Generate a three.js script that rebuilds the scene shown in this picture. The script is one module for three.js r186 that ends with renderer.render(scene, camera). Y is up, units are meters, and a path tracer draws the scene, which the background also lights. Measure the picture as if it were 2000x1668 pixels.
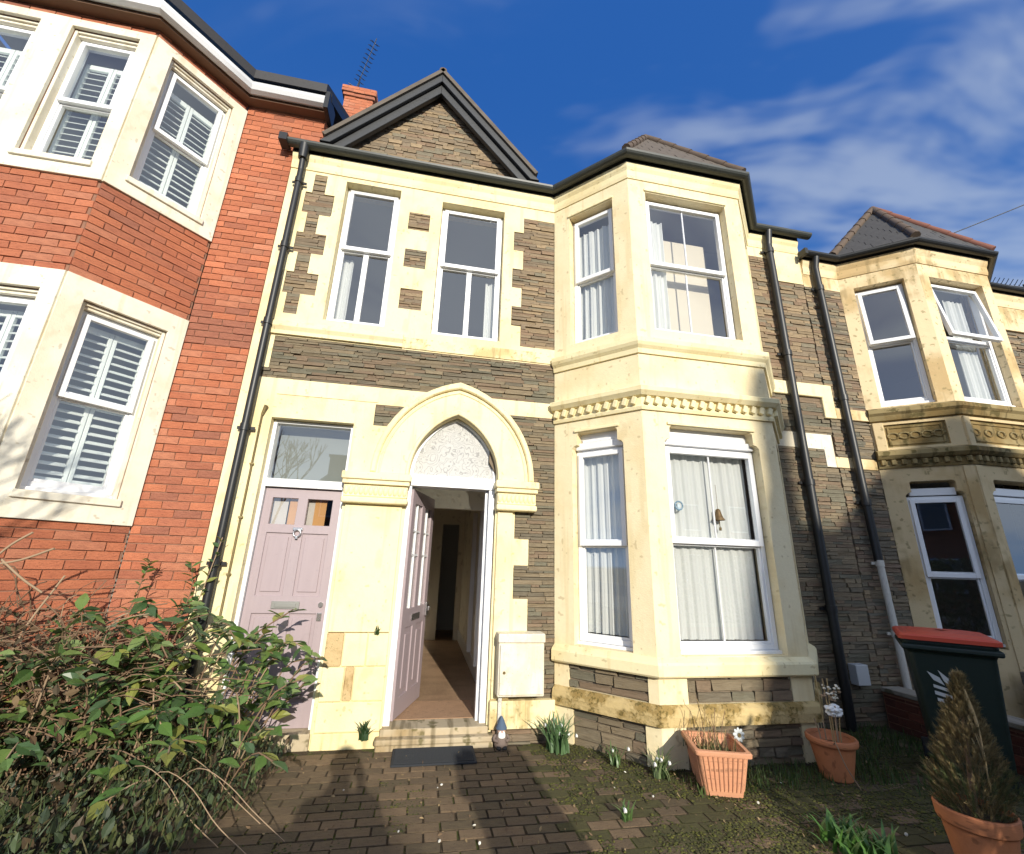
import * as THREE from 'three';
import { mergeGeometries } from 'three/addons/utils/BufferGeometryUtils.js';
import { RoundedBoxGeometry } from 'three/addons/geometries/RoundedBoxGeometry.js';
import { MarchingCubes } from 'three/addons/objects/MarchingCubes.js';

// ---------------------------------------------------------------- camera, sky, sun, exposure
const scene = new THREE.Scene();
const camera = new THREE.PerspectiveCamera(88.23, 1024 / 854, 0.05, 600);
camera.position.set(0, 1.567, 4.523);
camera.rotation.set(THREE.MathUtils.degToRad(17.307), THREE.MathUtils.degToRad(-10.379), THREE.MathUtils.degToRad(1.722), 'YXZ');
const renderer = new THREE.WebGLRenderer({ antialias: true });
renderer.setSize(1024, 854);
renderer.toneMapping = THREE.LinearToneMapping;
renderer.toneMappingExposure = 1.22;
renderer.shadowMap.enabled = true;

const SUN_EL = 18.7, SUN_AZ = 6.5;                       // degrees; azimuth to the right of straight behind the camera
const el = THREE.MathUtils.degToRad(SUN_EL), az = THREE.MathUtils.degToRad(SUN_AZ);
const sunDir = new THREE.Vector3(Math.sin(az) * Math.cos(el), Math.sin(el), Math.cos(az) * Math.cos(el));
const sun = new THREE.DirectionalLight(new THREE.Color().setRGB(1, 0.93, 0.8), 4.4);
sun.position.copy(sunDir).multiplyScalar(60);
sun.castShadow = true; sun.shadow.mapSize.set(4096, 4096);
Object.assign(sun.shadow.camera, { left: -16, right: 16, top: 16, bottom: -16, near: 1, far: 120 });
scene.add(sun); scene.add(sun.target);

const flatten = THREE.BufferGeometry.prototype.toNonIndexed; THREE.BufferGeometry.prototype.toNonIndexed = function () { return this.index ? flatten.call(this) : this; };
// ---------------------------------------------------------------- random numbers and noise
function rng(seed) { let a = seed >>> 0; return () => { a = (a + 0x6D2B79F5) >>> 0; let t = Math.imul(a ^ (a >>> 15), 1 | a); t = (t + Math.imul(t ^ (t >>> 7), 61 | t)) ^ t; return ((t ^ (t >>> 14)) >>> 0) / 4294967296; }; }
function hash(x, y, s) { let h = Math.imul(x, 374761393) + Math.imul(y, 668265263) + Math.imul(s, 974711); h = Math.imul(h ^ (h >>> 13), 1274126177); return ((h ^ (h >>> 16)) >>> 0) / 4294967296; }
function vnoise(x, y, s, px, py) {                        // value noise, tiling with periods px, py
  const xi = Math.floor(x), yi = Math.floor(y), fx = x - xi, fy = y - yi, u = fx * fx * (3 - 2 * fx), v = fy * fy * (3 - 2 * fy);
  const m = (a, p) => p ? ((a % p) + p) % p : a;
  const a = hash(m(xi, px), m(yi, py), s), b = hash(m(xi + 1, px), m(yi, py), s), c = hash(m(xi, px), m(yi + 1, py), s), d = hash(m(xi + 1, px), m(yi + 1, py), s);
  return a + (b - a) * u + (c - a) * v + (a - b - c + d) * u * v;
}
function fbm(x, y, s, px, py, oct = 4) { let t = 0, n = 0, k = 0.5; for (let i = 0; i < oct; i++) { t += k * vnoise(x, y, s + i, px, py); n += k; k *= 0.55; x *= 2; y *= 2; if (px) px *= 2; if (py) py *= 2; } return t / n; }
const clamp = (x, a = 0, b = 1) => Math.min(b, Math.max(a, x));
const sstep = (a, b, x) => { const t = clamp((x - a) / (b - a)); return t * t * (3 - 2 * t); };

// the sky: deep winter blue, thin combed cloud to the right, whiter haze round the sun behind the camera
{
  const W = 2048, H = 1024, d = new Float32Array(W * H * 4);
  for (let j = 0; j < H; j++) for (let i = 0; i < W; i++) {
    const lat = ((j + 0.5) / H - 0.5) * Math.PI, lon = ((i + 0.5) / W - 0.5) * 2 * Math.PI;
    const x = Math.cos(lat) * Math.cos(lon), y = Math.sin(lat), z = Math.cos(lat) * Math.sin(lon);
    const up = Math.max(0, y), k = Math.pow(1 - up, 2.6);
    let r = 0.017 + 0.17 * k, g = 0.094 + 0.31 * k, b = 0.345 + 0.44 * k;
    const sd = x * sunDir.x + y * sunDir.y + z * sunDir.z, glow = Math.pow(clamp(sd * 0.5 + 0.5), 7) * 0.62;
    r += glow * 0.95; g += glow * 0.92; b += glow * 0.86;
    // clouds on a plane high above
    const q = 1 / (up + 0.16), cx = x * q, cz = z * q;
    const wx = cx * 0.86 + cz * 0.5, wz = -cx * 0.5 + cz * 0.86;
    const wob = fbm(wx * 1.1 + 7, wz * 1.1 + 3, 41, 0, 0, 3);
    const big = fbm(wx * 0.9 + 11, wz * 0.75 + 5, 5, 0, 0, 4), fib = fbm(wx * 2.2 + wob * 2.0, wz * 7 + wob * 3, 17, 0, 0, 5), fin = fbm(wx * 9, wz * 14 + wob * 5, 27, 0, 0, 3);
    const right = sstep(-0.05, 0.75, x + 0.35 * z * (z < 0 ? -0.4 : 1));
    const strand = fbm(wx * 1.6 + wob * 2.4 + 4, wz * 11 + wob * 6, 67, 0, 0, 5);
    let c = sstep(0.5, 0.95, big * 0.3 + fib * 0.44 + strand * 0.56 + (fin - 0.5) * 0.42 + right * 0.27 - 0.165) * (0.3 + 0.7 * right);
    c = Math.max(c, 0.3 * sstep(0.45, 0.85, strand * 0.6 + fib * 0.5) * sstep(0.25, 0.62, big));
    c = Math.max(c, 0.95 * sstep(0.36, 0.6, big * 0.75 + fib * 0.4) * sstep(-0.1, 0.5, z));    // extra broken cloud added out of view on the sun's side, to brighten the panes
    c *= sstep(0.0, 0.1, y) * (0.5 + 0.4 * sstep(0, 0.3, z));
    const cl = 0.6 + 0.35 * glow + 0.25 * sstep(0, 0.6, z);  // cloud made brighter behind the camera to lift pane reflections and facade fill
    r += (cl * 0.86 - r) * c * 0.85; g += (cl * 0.97 - g) * c * 0.85; b += (cl * 1.12 - b) * c * 0.8;
    if (y < 0) { const t = sstep(0, -0.08, y); r += (0.10 - r) * t; g += (0.10 - g) * t; b += (0.10 - b) * t; }
    const o = (j * W + i) * 4; d[o] = r; d[o + 1] = g; d[o + 2] = b; d[o + 3] = 1;
  }
  const t = new THREE.DataTexture(d, W, H, THREE.RGBAFormat, THREE.FloatType);
  t.mapping = THREE.EquirectangularReflectionMapping; t.minFilter = t.magFilter = THREE.LinearFilter; t.needsUpdate = true;
  scene.background = t; scene.environment = t; scene.backgroundIntensity = 1; scene.environmentIntensity = 1;
}

// ---------------------------------------------------------------- textures and materials
function tex(size, f, srgb = false) {                      // f(u, v) -> [r, g, b] linear 0..1, or a grey
  const d = new Uint8Array(size * size * 4);
  for (let j = 0; j < size; j++) for (let i = 0; i < size; i++) {
    let c = f(i / size, j / size); if (typeof c === 'number') c = [c, c, c];
    for (let k = 0; k < 3; k++) { let v = clamp(c[k]); if (srgb) v = v <= 0.0031308 ? v * 12.92 : 1.055 * Math.pow(v, 1 / 2.4) - 0.055; d[(j * size + i) * 4 + k] = Math.round(v * 255); }
    d[(j * size + i) * 4 + 3] = 255;
  }
  const t = new THREE.DataTexture(d, size, size); t.wrapS = t.wrapT = THREE.RepeatWrapping; t.magFilter = THREE.LinearFilter; t.minFilter = THREE.LinearMipmapLinearFilter; t.generateMipmaps = true;
  if (srgb) t.colorSpace = THREE.SRGBColorSpace; t.needsUpdate = true; return t;
}
const rep = (t, x, y = x, ox = 0, oy = 0) => { const c = t.clone(); c.repeat.set(x, y); c.offset.set(ox, oy); c.needsUpdate = true; return c; };
const mixc = (a, b, t) => [a[0] + (b[0] - a[0]) * t, a[1] + (b[1] - a[1]) * t, a[2] + (b[2] - a[2]) * t];

const tPaint = tex(512, (u, v) => {                        // old masonry paint: faint patches, specks, small grey-brown blemishes
  const p = fbm(u * 6, v * 6, 3, 6, 6, 5), f = vnoise(u * 170, v * 170, 9, 170, 170), s = fbm(u * 24, v * 14, 77, 24, 14, 4), big = fbm(u * 3, v * 3, 91, 3, 3, 3);
  let c = mixc([1, 0.985, 0.95], [0.93, 0.87, 0.76], sstep(0.4, 0.75, p)); c = mixc(c, [0.7, 0.6, 0.44], 0.3 * sstep(0.62, 0.8, s) * sstep(0.45, 0.6, big)); const chip = fbm(u * 60, v * 60, 401, 60, 60, 2); c = mixc(c, [0.5, 0.42, 0.3], 0.5 * sstep(0.8, 0.86, chip)); const drip = fbm(u * 40, v * 2.5, 431, 40, 3, 3); c = mixc(c, [0.82, 0.74, 0.58], 0.45 * sstep(0.56, 0.75, drip));
  const k = 0.965 + 0.05 * f; return [c[0] * k, c[1] * k, c[2] * k];
}, true);
const tPaintDirty = tex(512, (u, v) => {                   // weathered: algae, soot runs and flaked spots with edges of their own
  const p = fbm(u * 5, v * 5, 13, 5, 5, 5), run = fbm(u * 26, v * 3, 33, 26, 3, 4), s = fbm(u * 20, v * 20, 57, 20, 20, 4);
  let c = mixc([1, 0.97, 0.9], [0.72, 0.6, 0.4], sstep(0.42, 0.7, p)); c = mixc(c, [0.32, 0.29, 0.2], 0.7 * sstep(0.55, 0.72, run)); c = mixc(c, [0.24, 0.24, 0.1], 0.75 * sstep(0.6, 0.72, s)); return c;
}, true);
const tGrime = tex(512, (u, v) => {                        // unwashed stone: soot runs, lichen freckles, rubbed clean patches
  const p = fbm(u * 5, v * 5, 513, 5, 5, 5), run = fbm(u * 34, v * 4, 533, 34, 4, 4), s = fbm(u * 44, v * 44, 557, 44, 44, 3);
  let c = mixc([1, 0.97, 0.92], [0.72, 0.62, 0.46], sstep(0.4, 0.7, p)); c = mixc(c, [0.4, 0.35, 0.25], 0.55 * sstep(0.5, 0.75, run) * sstep(0.35, 0.6, p)); c = mixc(c, [0.3, 0.29, 0.18], 0.6 * sstep(0.66, 0.78, s)); return c;
}, true);
const tMoss = tex(512, (u, v) => {                         // painted sill grown over with moss
  const p = fbm(u * 7, v * 7, 113, 7, 7, 5), s = fbm(u * 30, v * 30, 157, 30, 30, 4);
  let c = mixc([0.9, 0.74, 0.45], [0.5, 0.37, 0.16], sstep(0.35, 0.7, p)); c = mixc(c, [0.17, 0.14, 0.04], 0.8 * sstep(0.5, 0.7, s) * sstep(0.4, 0.6, p)); return c;
}, true);
const tStone = tex(256, (u, v) => {                        // laminated sandstone
  const lam = fbm(u * 3, v * 18, 3, 3, 18, 4), p = fbm(u * 5, v * 5, 23, 5, 5, 4), f = vnoise(u * 90, v * 90, 5, 90, 90);
  const k = 0.62 + 0.5 * lam + 0.25 * (p - 0.5) + 0.16 * (f - 0.5); return [k, k * (0.97 + 0.06 * p), k * (0.94 + 0.1 * p)];
}, true);
const tBrick = tex(256, (u, v) => {                        // fired face: mottles, dark specks
  const p = fbm(u * 5, v * 5, 31, 5, 5, 4), s = fbm(u * 22, v * 22, 61, 22, 22, 3), f = vnoise(u * 100, v * 100, 7, 100, 100);
  const k = 0.74 + 0.36 * p + 0.1 * (f - 0.5) - 0.35 * sstep(0.66, 0.78, s); return [k, k * (0.95 + 0.08 * p), k * 0.97];
}, true);
const tGrain = tex(256, (u, v) => { const f = vnoise(u * 120, v * 120, 2, 120, 120), p = fbm(u * 8, v * 8, 71, 8, 8, 5); return 0.35 * f + 0.65 * p; });
const tSpeck = tex(256, (u, v) => { const p = fbm(u * 6, v * 6, 171, 6, 6, 5), s = fbm(u * 26, v * 26, 41, 26, 26, 3); const k = 0.86 + 0.2 * (p - 0.2) - 0.22 * sstep(0.64, 0.75, s); return [k, k, k]; }, true);
const tEarth = tex(512, (u, v) => {                        // damp soil, moss and leaf litter
  const p = fbm(u * 9, v * 9, 201, 9, 9, 5), m = fbm(u * 6, v * 6, 222, 6, 6, 5), f = vnoise(u * 160, v * 160, 7, 160, 160), l = fbm(u * 60, v * 60, 12, 60, 60, 2);
  let c = mixc([0.05, 0.035, 0.02], [0.11, 0.075, 0.04], p); c = mixc(c, [0.085, 0.1, 0.015], sstep(0.46, 0.62, m)); c = mixc(c, [0.2, 0.14, 0.08], 0.6 * sstep(0.7, 0.8, l)); const k = 0.7 + 0.6 * f; return [c[0] * k, c[1] * k, c[2] * k];
}, true);
const tDoor = tex(256, (u, v) => { const k = 0.93 + 0.09 * fbm(u * 46, v * 4, 711, 46, 4, 3) - 0.05 * sstep(0.7, 0.8, fbm(u * 20, v * 20, 733, 20, 20, 3)); return [k, k, k]; }, true);
const tLace = tex(256, (u, v) => { const w = fbm(u * 5, v * 5, 301, 5, 5, 3); const a = Math.abs(Math.sin((w * 9 + vnoise(u * 12, v * 12, 8, 12, 12)) * 3.1)); const k = 0.66 + 0.34 * sstep(0.1, 0.55, a); return [k, k, k * 0.985]; }, true);
const tRough = tex(128, (u, v) => 0.55 + 0.4 * fbm(u * 8, v * 8, 19, 8, 8, 4));

function M(r, g, b, o = {}) { const m = new THREE.MeshPhysicalMaterial({ roughness: 0.8, side: THREE.DoubleSide, ...o }); m.color.setRGB(r, g, b); return m; }
const bump = (x, s) => ({ bumpMap: rep(tGrain, x), bumpScale: s });
const mat = {
  cream: M(0.84, 0.75, 0.475, { map: rep(tPaint, 0.4), ...bump(1.6, 0.003), roughness: 0.75 }),
  creamBay: M(0.82, 0.725, 0.49, { map: rep(tPaint, 0.37, 0.37, 0.55, 0.2), ...bump(1.6, 0.003), roughness: 0.75 }),
  creamTrim: M(0.84, 0.755, 0.485, { map: rep(tPaint, 0.53, 0.53, 0.3, 0.6), ...bump(2.2, 0.002), roughness: 0.7 }),
  creamBlock: M(0.84, 0.735, 0.43, { map: rep(tPaintDirty, 0.25, 0.25, 0.13, 0.4), ...bump(2, 0.006), roughness: 0.85 }),
  bareStone: M(0.58, 0.44, 0.24, { map: rep(tGrime, 1.4), ...bump(3, 0.008), roughness: 0.95 }),
  stained: M(0.84, 0.75, 0.475, { map: rep(tGrime, 0.8), ...bump(2, 0.004), roughness: 0.85 }),
  mossy: M(0.66, 0.61, 0.47, { map: rep(tMoss, 1.7), ...bump(3, 0.01), roughness: 0.95 }),
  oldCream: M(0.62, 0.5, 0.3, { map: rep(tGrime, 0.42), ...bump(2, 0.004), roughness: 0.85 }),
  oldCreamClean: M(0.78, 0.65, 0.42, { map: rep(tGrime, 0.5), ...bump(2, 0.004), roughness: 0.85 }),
  oldDark: M(0.3, 0.24, 0.12, { map: rep(tPaintDirty, 0.6), ...bump(2, 0.006), roughness: 0.9 }),
  pale: M(0.78, 0.75, 0.65, { map: rep(tPaint, 0.45, 0.45, 0.2, 0.1), ...bump(1.6, 0.002) }),
  mortar: M(0.21, 0.165, 0.115, { map: rep(tSpeck, 2), ...bump(6, 0.004), roughness: 0.95 }),
  brickMortar: M(0.3, 0.155, 0.1, { map: rep(tSpeck, 2), ...bump(6, 0.004), roughness: 0.95 }),
  upvc: M(0.86, 0.87, 0.88, { roughness: 0.28, map: rep(tSpeck, 0.02), clearcoat: 0.2 }),
  shutter: M(0.72, 0.78, 0.74, { roughness: 0.4 }),
  glass: M(1, 1, 1, { transmission: 1, thickness: 0, roughness: 0.015, ior: 2.4, side: THREE.FrontSide }),
  oldGlass: M(0.92, 0.95, 0.94, { transmission: 1, thickness: 0, roughness: 0.12, ior: 1.75, side: THREE.FrontSide }),
  frosted: M(0.8, 0.8, 0.79, { roughness: 0.22, transmission: 0.4, thickness: 0, map: rep(tLace, 1.7), bumpMap: rep(tGrain, 5), bumpScale: 0.006, ior: 1.5 }),
  net: M(0.8, 0.83, 0.8, { roughness: 0.95, transmission: 0.3, thickness: 0 }),
  blind: M(0.6, 0.55, 0.43, { roughness: 0.9 }),
  lilac: M(0.37, 0.3, 0.315, { roughness: 0.42, map: rep(tDoor, 1.3), ...bump(3, 0.001) }),
  lilacInset: M(0.37, 0.297, 0.312, { roughness: 0.42, map: rep(tDoor, 1.1) }),
  gutter: M(0.045, 0.05, 0.045, { roughness: 0.45, map: rep(tSpeck, 1.5) }),
  blackPipe: M(0.016, 0.017, 0.018, { roughness: 0.42, map: rep(tSpeck, 2) }),
  whitePipe: M(0.62, 0.6, 0.54, { roughness: 0.5, map: rep(tSpeck, 3) }),
  board: M(0.035, 0.038, 0.042, { roughness: 0.5, map: rep(tSpeck, 1.2), ...bump(5, 0.001) }),
  slate: M(0.075, 0.07, 0.062, { roughness: 0.65, map: rep(tStone, 1) }),
  slateBrown: M(0.13, 0.105, 0.08, { roughness: 0.75, map: rep(tStone, 1) }),
  hipTile: M(0.22, 0.085, 0.055, { roughness: 0.8, map: rep(tSpeck, 2) }),
  hipBrown: M(0.12, 0.085, 0.06, { roughness: 0.85, map: rep(tSpeck, 2) }),
  tile: M(0.035, 0.033, 0.033, { roughness: 0.6, map: rep(tSpeck, 2) }),
  soffit: M(0.16, 0.09, 0.055, { roughness: 0.8 }),
  hallWall: M(0.82, 0.79, 0.68, { roughness: 0.85, map: rep(tSpeck, 0.3) }),
  roomWall: M(0.5, 0.47, 0.42, { roughness: 0.9 }),
  floor: M(0.4, 0.26, 0.16, { roughness: 0.6, map: rep(tStone, 1.2, 0.4) }),
  doormatBrown: M(0.46, 0.28, 0.16, { roughness: 1, map: rep(tSpeck, 3), ...bump(30, 0.004) }),
  dark: M(0.012, 0.013, 0.015, { roughness: 0.7 }),
  steel: M(0.7, 0.7, 0.7, { metalness: 1, roughness: 0.25 }),
  brass: M(0.2, 0.13, 0.06, { metalness: 0.6, roughness: 0.5 }),
  meter: M(0.72, 0.69, 0.6, { roughness: 0.55, map: rep(tPaint, 1.2) }),
  step: M(0.48, 0.41, 0.3, { roughness: 0.9, map: rep(tPaintDirty, 0.5, 0.5, 0.4, 0.7), ...bump(5, 0.004) }),
  farPane: M(0.09, 0.1, 0.11, { roughness: 0.05 }),  // opaque dark colour stands in for the unlit rooms behind the glass
  rubber: M(0.03, 0.034, 0.04, { roughness: 0.9, ...bump(20, 0.004) }),
  terracotta: M(0.56, 0.21, 0.09, { roughness: 0.75, map: rep(tBrick, 1), ...bump(3, 0.0015) }),
  terraBright: M(0.66, 0.32, 0.18, { roughness: 0.7, map: rep(tBrick, 1), ...bump(3, 0.0015) }),
  soil: M(1, 1, 1, { roughness: 1, map: rep(tEarth, 1.5), ...bump(10, 0.02) }),
  earth: M(1, 1, 1, { roughness: 1, map: rep(tEarth, 0.7), ...bump(6, 0.02) }),
  binGreen: M(0.006, 0.018, 0.013, { roughness: 0.5, map: rep(tSpeck, 1), ...bump(12, 0.0008) }),
  binRed: M(0.62, 0.085, 0.045, { roughness: 0.45, map: rep(tSpeck, 1) }),
  binWhite: M(0.5, 0.53, 0.53, { roughness: 0.6 }),
  twig: M(0.2, 0.125, 0.075, { roughness: 0.9 }),
  twigPale: M(0.34, 0.24, 0.15, { roughness: 0.9 }),
  straw: M(0.4, 0.29, 0.14, { roughness: 0.9 }),
  white: M(0.82, 0.82, 0.8, { roughness: 0.6 }),
  asphalt: M(0.05, 0.05, 0.052, { roughness: 0.9, map: rep(tSpeck, 0.5) }),
  concrete: M(0.3, 0.28, 0.25, { roughness: 0.9, map: rep(tPaintDirty, 0.4), ...bump(3, 0.004) }),
};
const leafMat = (r, g, b, t = 0.3) => M(r, g, b, { roughness: 0.42, transmission: t, thickness: 0 });
const leafMats = [leafMat(0.075, 0.16, 0.035), leafMat(0.11, 0.21, 0.045), leafMat(0.06, 0.12, 0.04), leafMat(0.16, 0.25, 0.06), leafMat(0.28, 0.3, 0.07)];
const stoneTones = [[0.3, 0.225, 0.145], [0.33, 0.245, 0.15], [0.26, 0.2, 0.135], [0.285, 0.195, 0.125], [0.25, 0.215, 0.15], [0.38, 0.28, 0.17], [0.235, 0.19, 0.125], [0.265, 0.21, 0.135], [0.2, 0.168, 0.118], [0.25, 0.18, 0.118], [0.2, 0.182, 0.128], [0.3, 0.235, 0.15]];
const stoneGreyTones = [[0.24, 0.2, 0.145], [0.28, 0.225, 0.15], [0.2, 0.17, 0.125], [0.25, 0.18, 0.125], [0.2, 0.185, 0.14], [0.3, 0.24, 0.16]];
const brickTones = [[0.54, 0.18, 0.09], [0.58, 0.2, 0.102], [0.5, 0.165, 0.086], [0.55, 0.215, 0.122], [0.43, 0.15, 0.085], [0.57, 0.2, 0.105], [0.48, 0.17, 0.095], [0.38, 0.145, 0.09]];
const paverTones = [[0.17, 0.12, 0.07], [0.14, 0.1, 0.06], [0.195, 0.135, 0.08], [0.12, 0.09, 0.052], [0.075, 0.07, 0.024]];
const pieceMats = (tones, t, o) => tones.map((c, i) => M(c[0], c[1], c[2], { roughness: 0.9, map: rep(t, 0.8, 0.8, i * 0.17, i * 0.31), bumpMap: rep(tGrain, 1, 1, i * 0.2, i * 0.13), bumpScale: 0.006, ...o }));
const stoneMats = pieceMats(stoneTones, tStone), stoneGreyMats = pieceMats(stoneGreyTones, tStone), brickMats = pieceMats(brickTones, tBrick), paverMats = pieceMats(paverTones, tBrick);
const stuffStone = M(1, 1, 1, { roughness: 0.9, map: rep(tStone, 0.8), ...bump(1, 0.006) }), stuffBrick = M(1, 1, 1, { roughness: 0.9, map: rep(tBrick, 0.8), ...bump(1, 0.005) });

// ---------------------------------------------------------------- names, things, parts
const used = new Map();
const numbered = (n) => { const k = used.get(n) || 0; used.set(n, k + 1); return k ? `${n}_${String(k).padStart(3, '0')}` : n; };
const shade = (o) => { o.castShadow = o.receiveShadow = true; return o; };
function thing(name, label, category, p = [0, 0, 0], turn = 0, group) { const o = new THREE.Group(); o.name = numbered(name); o.position.set(...p); o.rotation.y = turn; o.userData = { label, category }; if (group) o.userData.group = group; scene.add(o); return o; }
function part(name, geos, m, parent) { const g = Array.isArray(geos) ? (geos.length > 1 ? mergeGeometries(geos.map((x) => x.index ? x.toNonIndexed() : x)) : geos[0]) : geos; const o = shade(new THREE.Mesh(g, m)); o.name = name; parent.add(o); return o; }
function one(name, geos, m, label, category, group) { const o = part(numbered(name), geos, m, scene); o.userData = { label, category }; if (group) o.userData.group = group; return o; }
function struct(name, geos, m) { const o = part(name, geos, m, scene); o.userData.kind = 'structure'; return o; }
const tf = (g, m4) => { g.applyMatrix4(m4); return g; };

// ---------------------------------------------------------------- geometry helpers
function metreUV(g) {                                      // uv in metres from the two axes across the face
  if (g.index) g = g.toNonIndexed();
  const p = g.attributes.position, n = p.count, uv = new Float32Array(n * 2), a = new THREE.Vector3(), b = new THREE.Vector3(), c = new THREE.Vector3();
  for (let i = 0; i < n; i += 3) {
    a.fromBufferAttribute(p, i); b.fromBufferAttribute(p, i + 1); c.fromBufferAttribute(p, i + 2);
    const nx = b.clone().sub(a).cross(c.clone().sub(a)); const ax = Math.abs(nx.x), ay = Math.abs(nx.y), az_ = Math.abs(nx.z);
    for (let k = 0; k < 3; k++) { const v = [a, b, c][k]; let u, w; if (ay > ax && ay > az_) { u = v.x; w = v.z; } else if (ax > az_) { u = v.z; w = v.y; } else { u = v.x; w = v.y; } uv[(i + k) * 2] = u; uv[(i + k) * 2 + 1] = w; }
  }
  g.setAttribute('uv', new THREE.BufferAttribute(uv, 2)); return g;
}
function bx(x0, x1, y0, y1, z0, z1) { const g = new THREE.BoxGeometry(x1 - x0, y1 - y0, z1 - z0); g.translate((x0 + x1) / 2, (y0 + y1) / 2, (z0 + z1) / 2); return metreUV(g); }
function rbx(x0, x1, y0, y1, z0, z1, r = 0.006) { const g = new RoundedBoxGeometry(x1 - x0, y1 - y0, z1 - z0, 1, r); g.translate((x0 + x1) / 2, (y0 + y1) / 2, (z0 + z1) / 2); return metreUV(g); }
function frame(A, B) {                                     // a wall's own axes: x along it, y up, z out of it
  const L = Math.hypot(B[0] - A[0], B[1] - A[1]), u = [(B[0] - A[0]) / L, (B[1] - A[1]) / L];
  const m = new THREE.Matrix4().set(u[0], 0, -u[1], A[0], 0, 1, 0, 0, u[1], 0, u[0], A[1], 0, 0, 0, 1);
  return { m, L, u, n: [-u[1], u[0]], A };
}
function panelG(F, outline, holes = [], depth = 0.3, front = 0, bevel = 0) {
  const s = new THREE.Shape(outline.map((p) => new THREE.Vector2(...p)));
  for (const h of holes) s.holes.push(new THREE.Path(h.map((p) => new THREE.Vector2(...p))));
  const g = new THREE.ExtrudeGeometry(s, { depth: depth - 2 * bevel, bevelEnabled: bevel > 0, bevelThickness: bevel, bevelSize: bevel, bevelOffset: -bevel, bevelSegments: 1, curveSegments: 24 });
  g.translate(0, 0, front - depth + bevel); return tf(g, F.m);
}
const rect = (x0, x1, y0, y1) => [[x0, y0], [x1, y0], [x1, y1], [x0, y1]];
const inF = (F, g) => tf(g, F.m);
function sweepG(profile, path, closedEnds = true) {        // profile [[out, y]...] drawn along a plan polyline [[x, z]...] with mitred corners; out is to the left of travel seen from above when z is towards the camera
  const N = path.length, P = profile.length, pos = [], uv = [], idx = [];
  const nrm = []; for (let i = 0; i < N - 1; i++) { const f = frame(path[i], path[i + 1]); nrm.push(f.n); }
  let run = 0; const rings = [], runs = [];
  for (let i = 0; i < N; i++) {
    const a = nrm[Math.max(0, i - 1)], b = nrm[Math.min(N - 2, i)]; let mx = a[0] + b[0], mz = a[1] + b[1]; const k = 2 / (mx * mx + mz * mz); mx *= k; mz *= k;
    if (i) run += Math.hypot(path[i][0] - path[i - 1][0], path[i][1] - path[i - 1][1]);
    rings.push(profile.map(([o, y]) => [path[i][0] + mx * o, y, path[i][1] + mz * o])); runs.push(run);
  }
  let lens = [0]; for (let j = 1; j <= P; j++) { const p = profile[j % P], q = profile[j - 1]; lens.push(lens[j - 1] + Math.hypot(p[0] - q[0], p[1] - q[1])); }
  const v = (i, j, jj) => { pos.push(...rings[i][j % P]); uv.push(runs[i], lens[jj]); return pos.length / 3 - 1; };
  for (let i = 0; i < N - 1; i++) for (let j = 0; j < P; j++) { const a = v(i, j, j), b = v(i + 1, j, j), c = v(i + 1, j + 1, j + 1), d = v(i, j + 1, j + 1); idx.push(a, b, c, a, c, d); }
  if (closedEnds) for (const i of [0, N - 1]) { const t = THREE.ShapeUtils.triangulateShape(profile.map((p) => new THREE.Vector2(...p)), []); const o = pos.length / 3; for (let j = 0; j < P; j++) { pos.push(...rings[i][j]); uv.push(profile[j][0], profile[j][1]); } for (const f of t) idx.push(o + f[0], o + f[1], o + f[2]); }
  const g = new THREE.BufferGeometry(); g.setAttribute('position', new THREE.Float32BufferAttribute(pos, 3)); g.setAttribute('uv', new THREE.Float32BufferAttribute(uv, 2)); g.setIndex(idx); const h = g.toNonIndexed(); h.computeVertexNormals(); return h;
}
function tubeG(pts, r, seg = 8, rad = 6) { const c = new THREE.CatmullRomCurve3(pts.map((p) => new THREE.Vector3(...p))); return new THREE.TubeGeometry(c, seg, r, rad, false).toNonIndexed(); }
function barG(a, b, r, r2 = r, n = 8) { const A = new THREE.Vector3(...a), B = new THREE.Vector3(...b), d = B.clone().sub(A), g = new THREE.CylinderGeometry(r2, r, d.length(), n); g.applyQuaternion(new THREE.Quaternion().setFromUnitVectors(new THREE.Vector3(0, 1, 0), d.normalize())); g.translate((A.x + B.x) / 2, (A.y + B.y) / 2, (A.z + B.z) / 2); return g.toNonIndexed(); }
function latheG(pts, n = 32) { return new THREE.LatheGeometry(pts.map((p) => new THREE.Vector2(...p)), n).toNonIndexed(); }
function polyG(pts3) { const g = new THREE.BufferGeometry(), pos = []; for (let i = 1; i < pts3.length - 1; i++) pos.push(...pts3[0], ...pts3[i], ...pts3[i + 1]); g.setAttribute('position', new THREE.Float32BufferAttribute(pos, 3)); g.computeVertexNormals(); return metreUV(g); }
function slabG(pts3, thick) {                              // a flat polygon with thickness laid below it
  const n = new THREE.Vector3(), V = pts3.map((p) => new THREE.Vector3(...p)); n.crossVectors(V[1].clone().sub(V[0]), V[2].clone().sub(V[0])).normalize(); if (n.y < 0) n.negate();
  const W = V.map((v) => v.clone().addScaledVector(n, -thick)), a = [polyG(V.map((v) => v.toArray())), polyG(W.map((v) => v.toArray()))];
  for (let i = 0; i < V.length; i++) { const j = (i + 1) % V.length; a.push(polyG([V[i], V[j], W[j], W[i]].map((v) => v.toArray()))); } return mergeGeometries(a);
}
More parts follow.
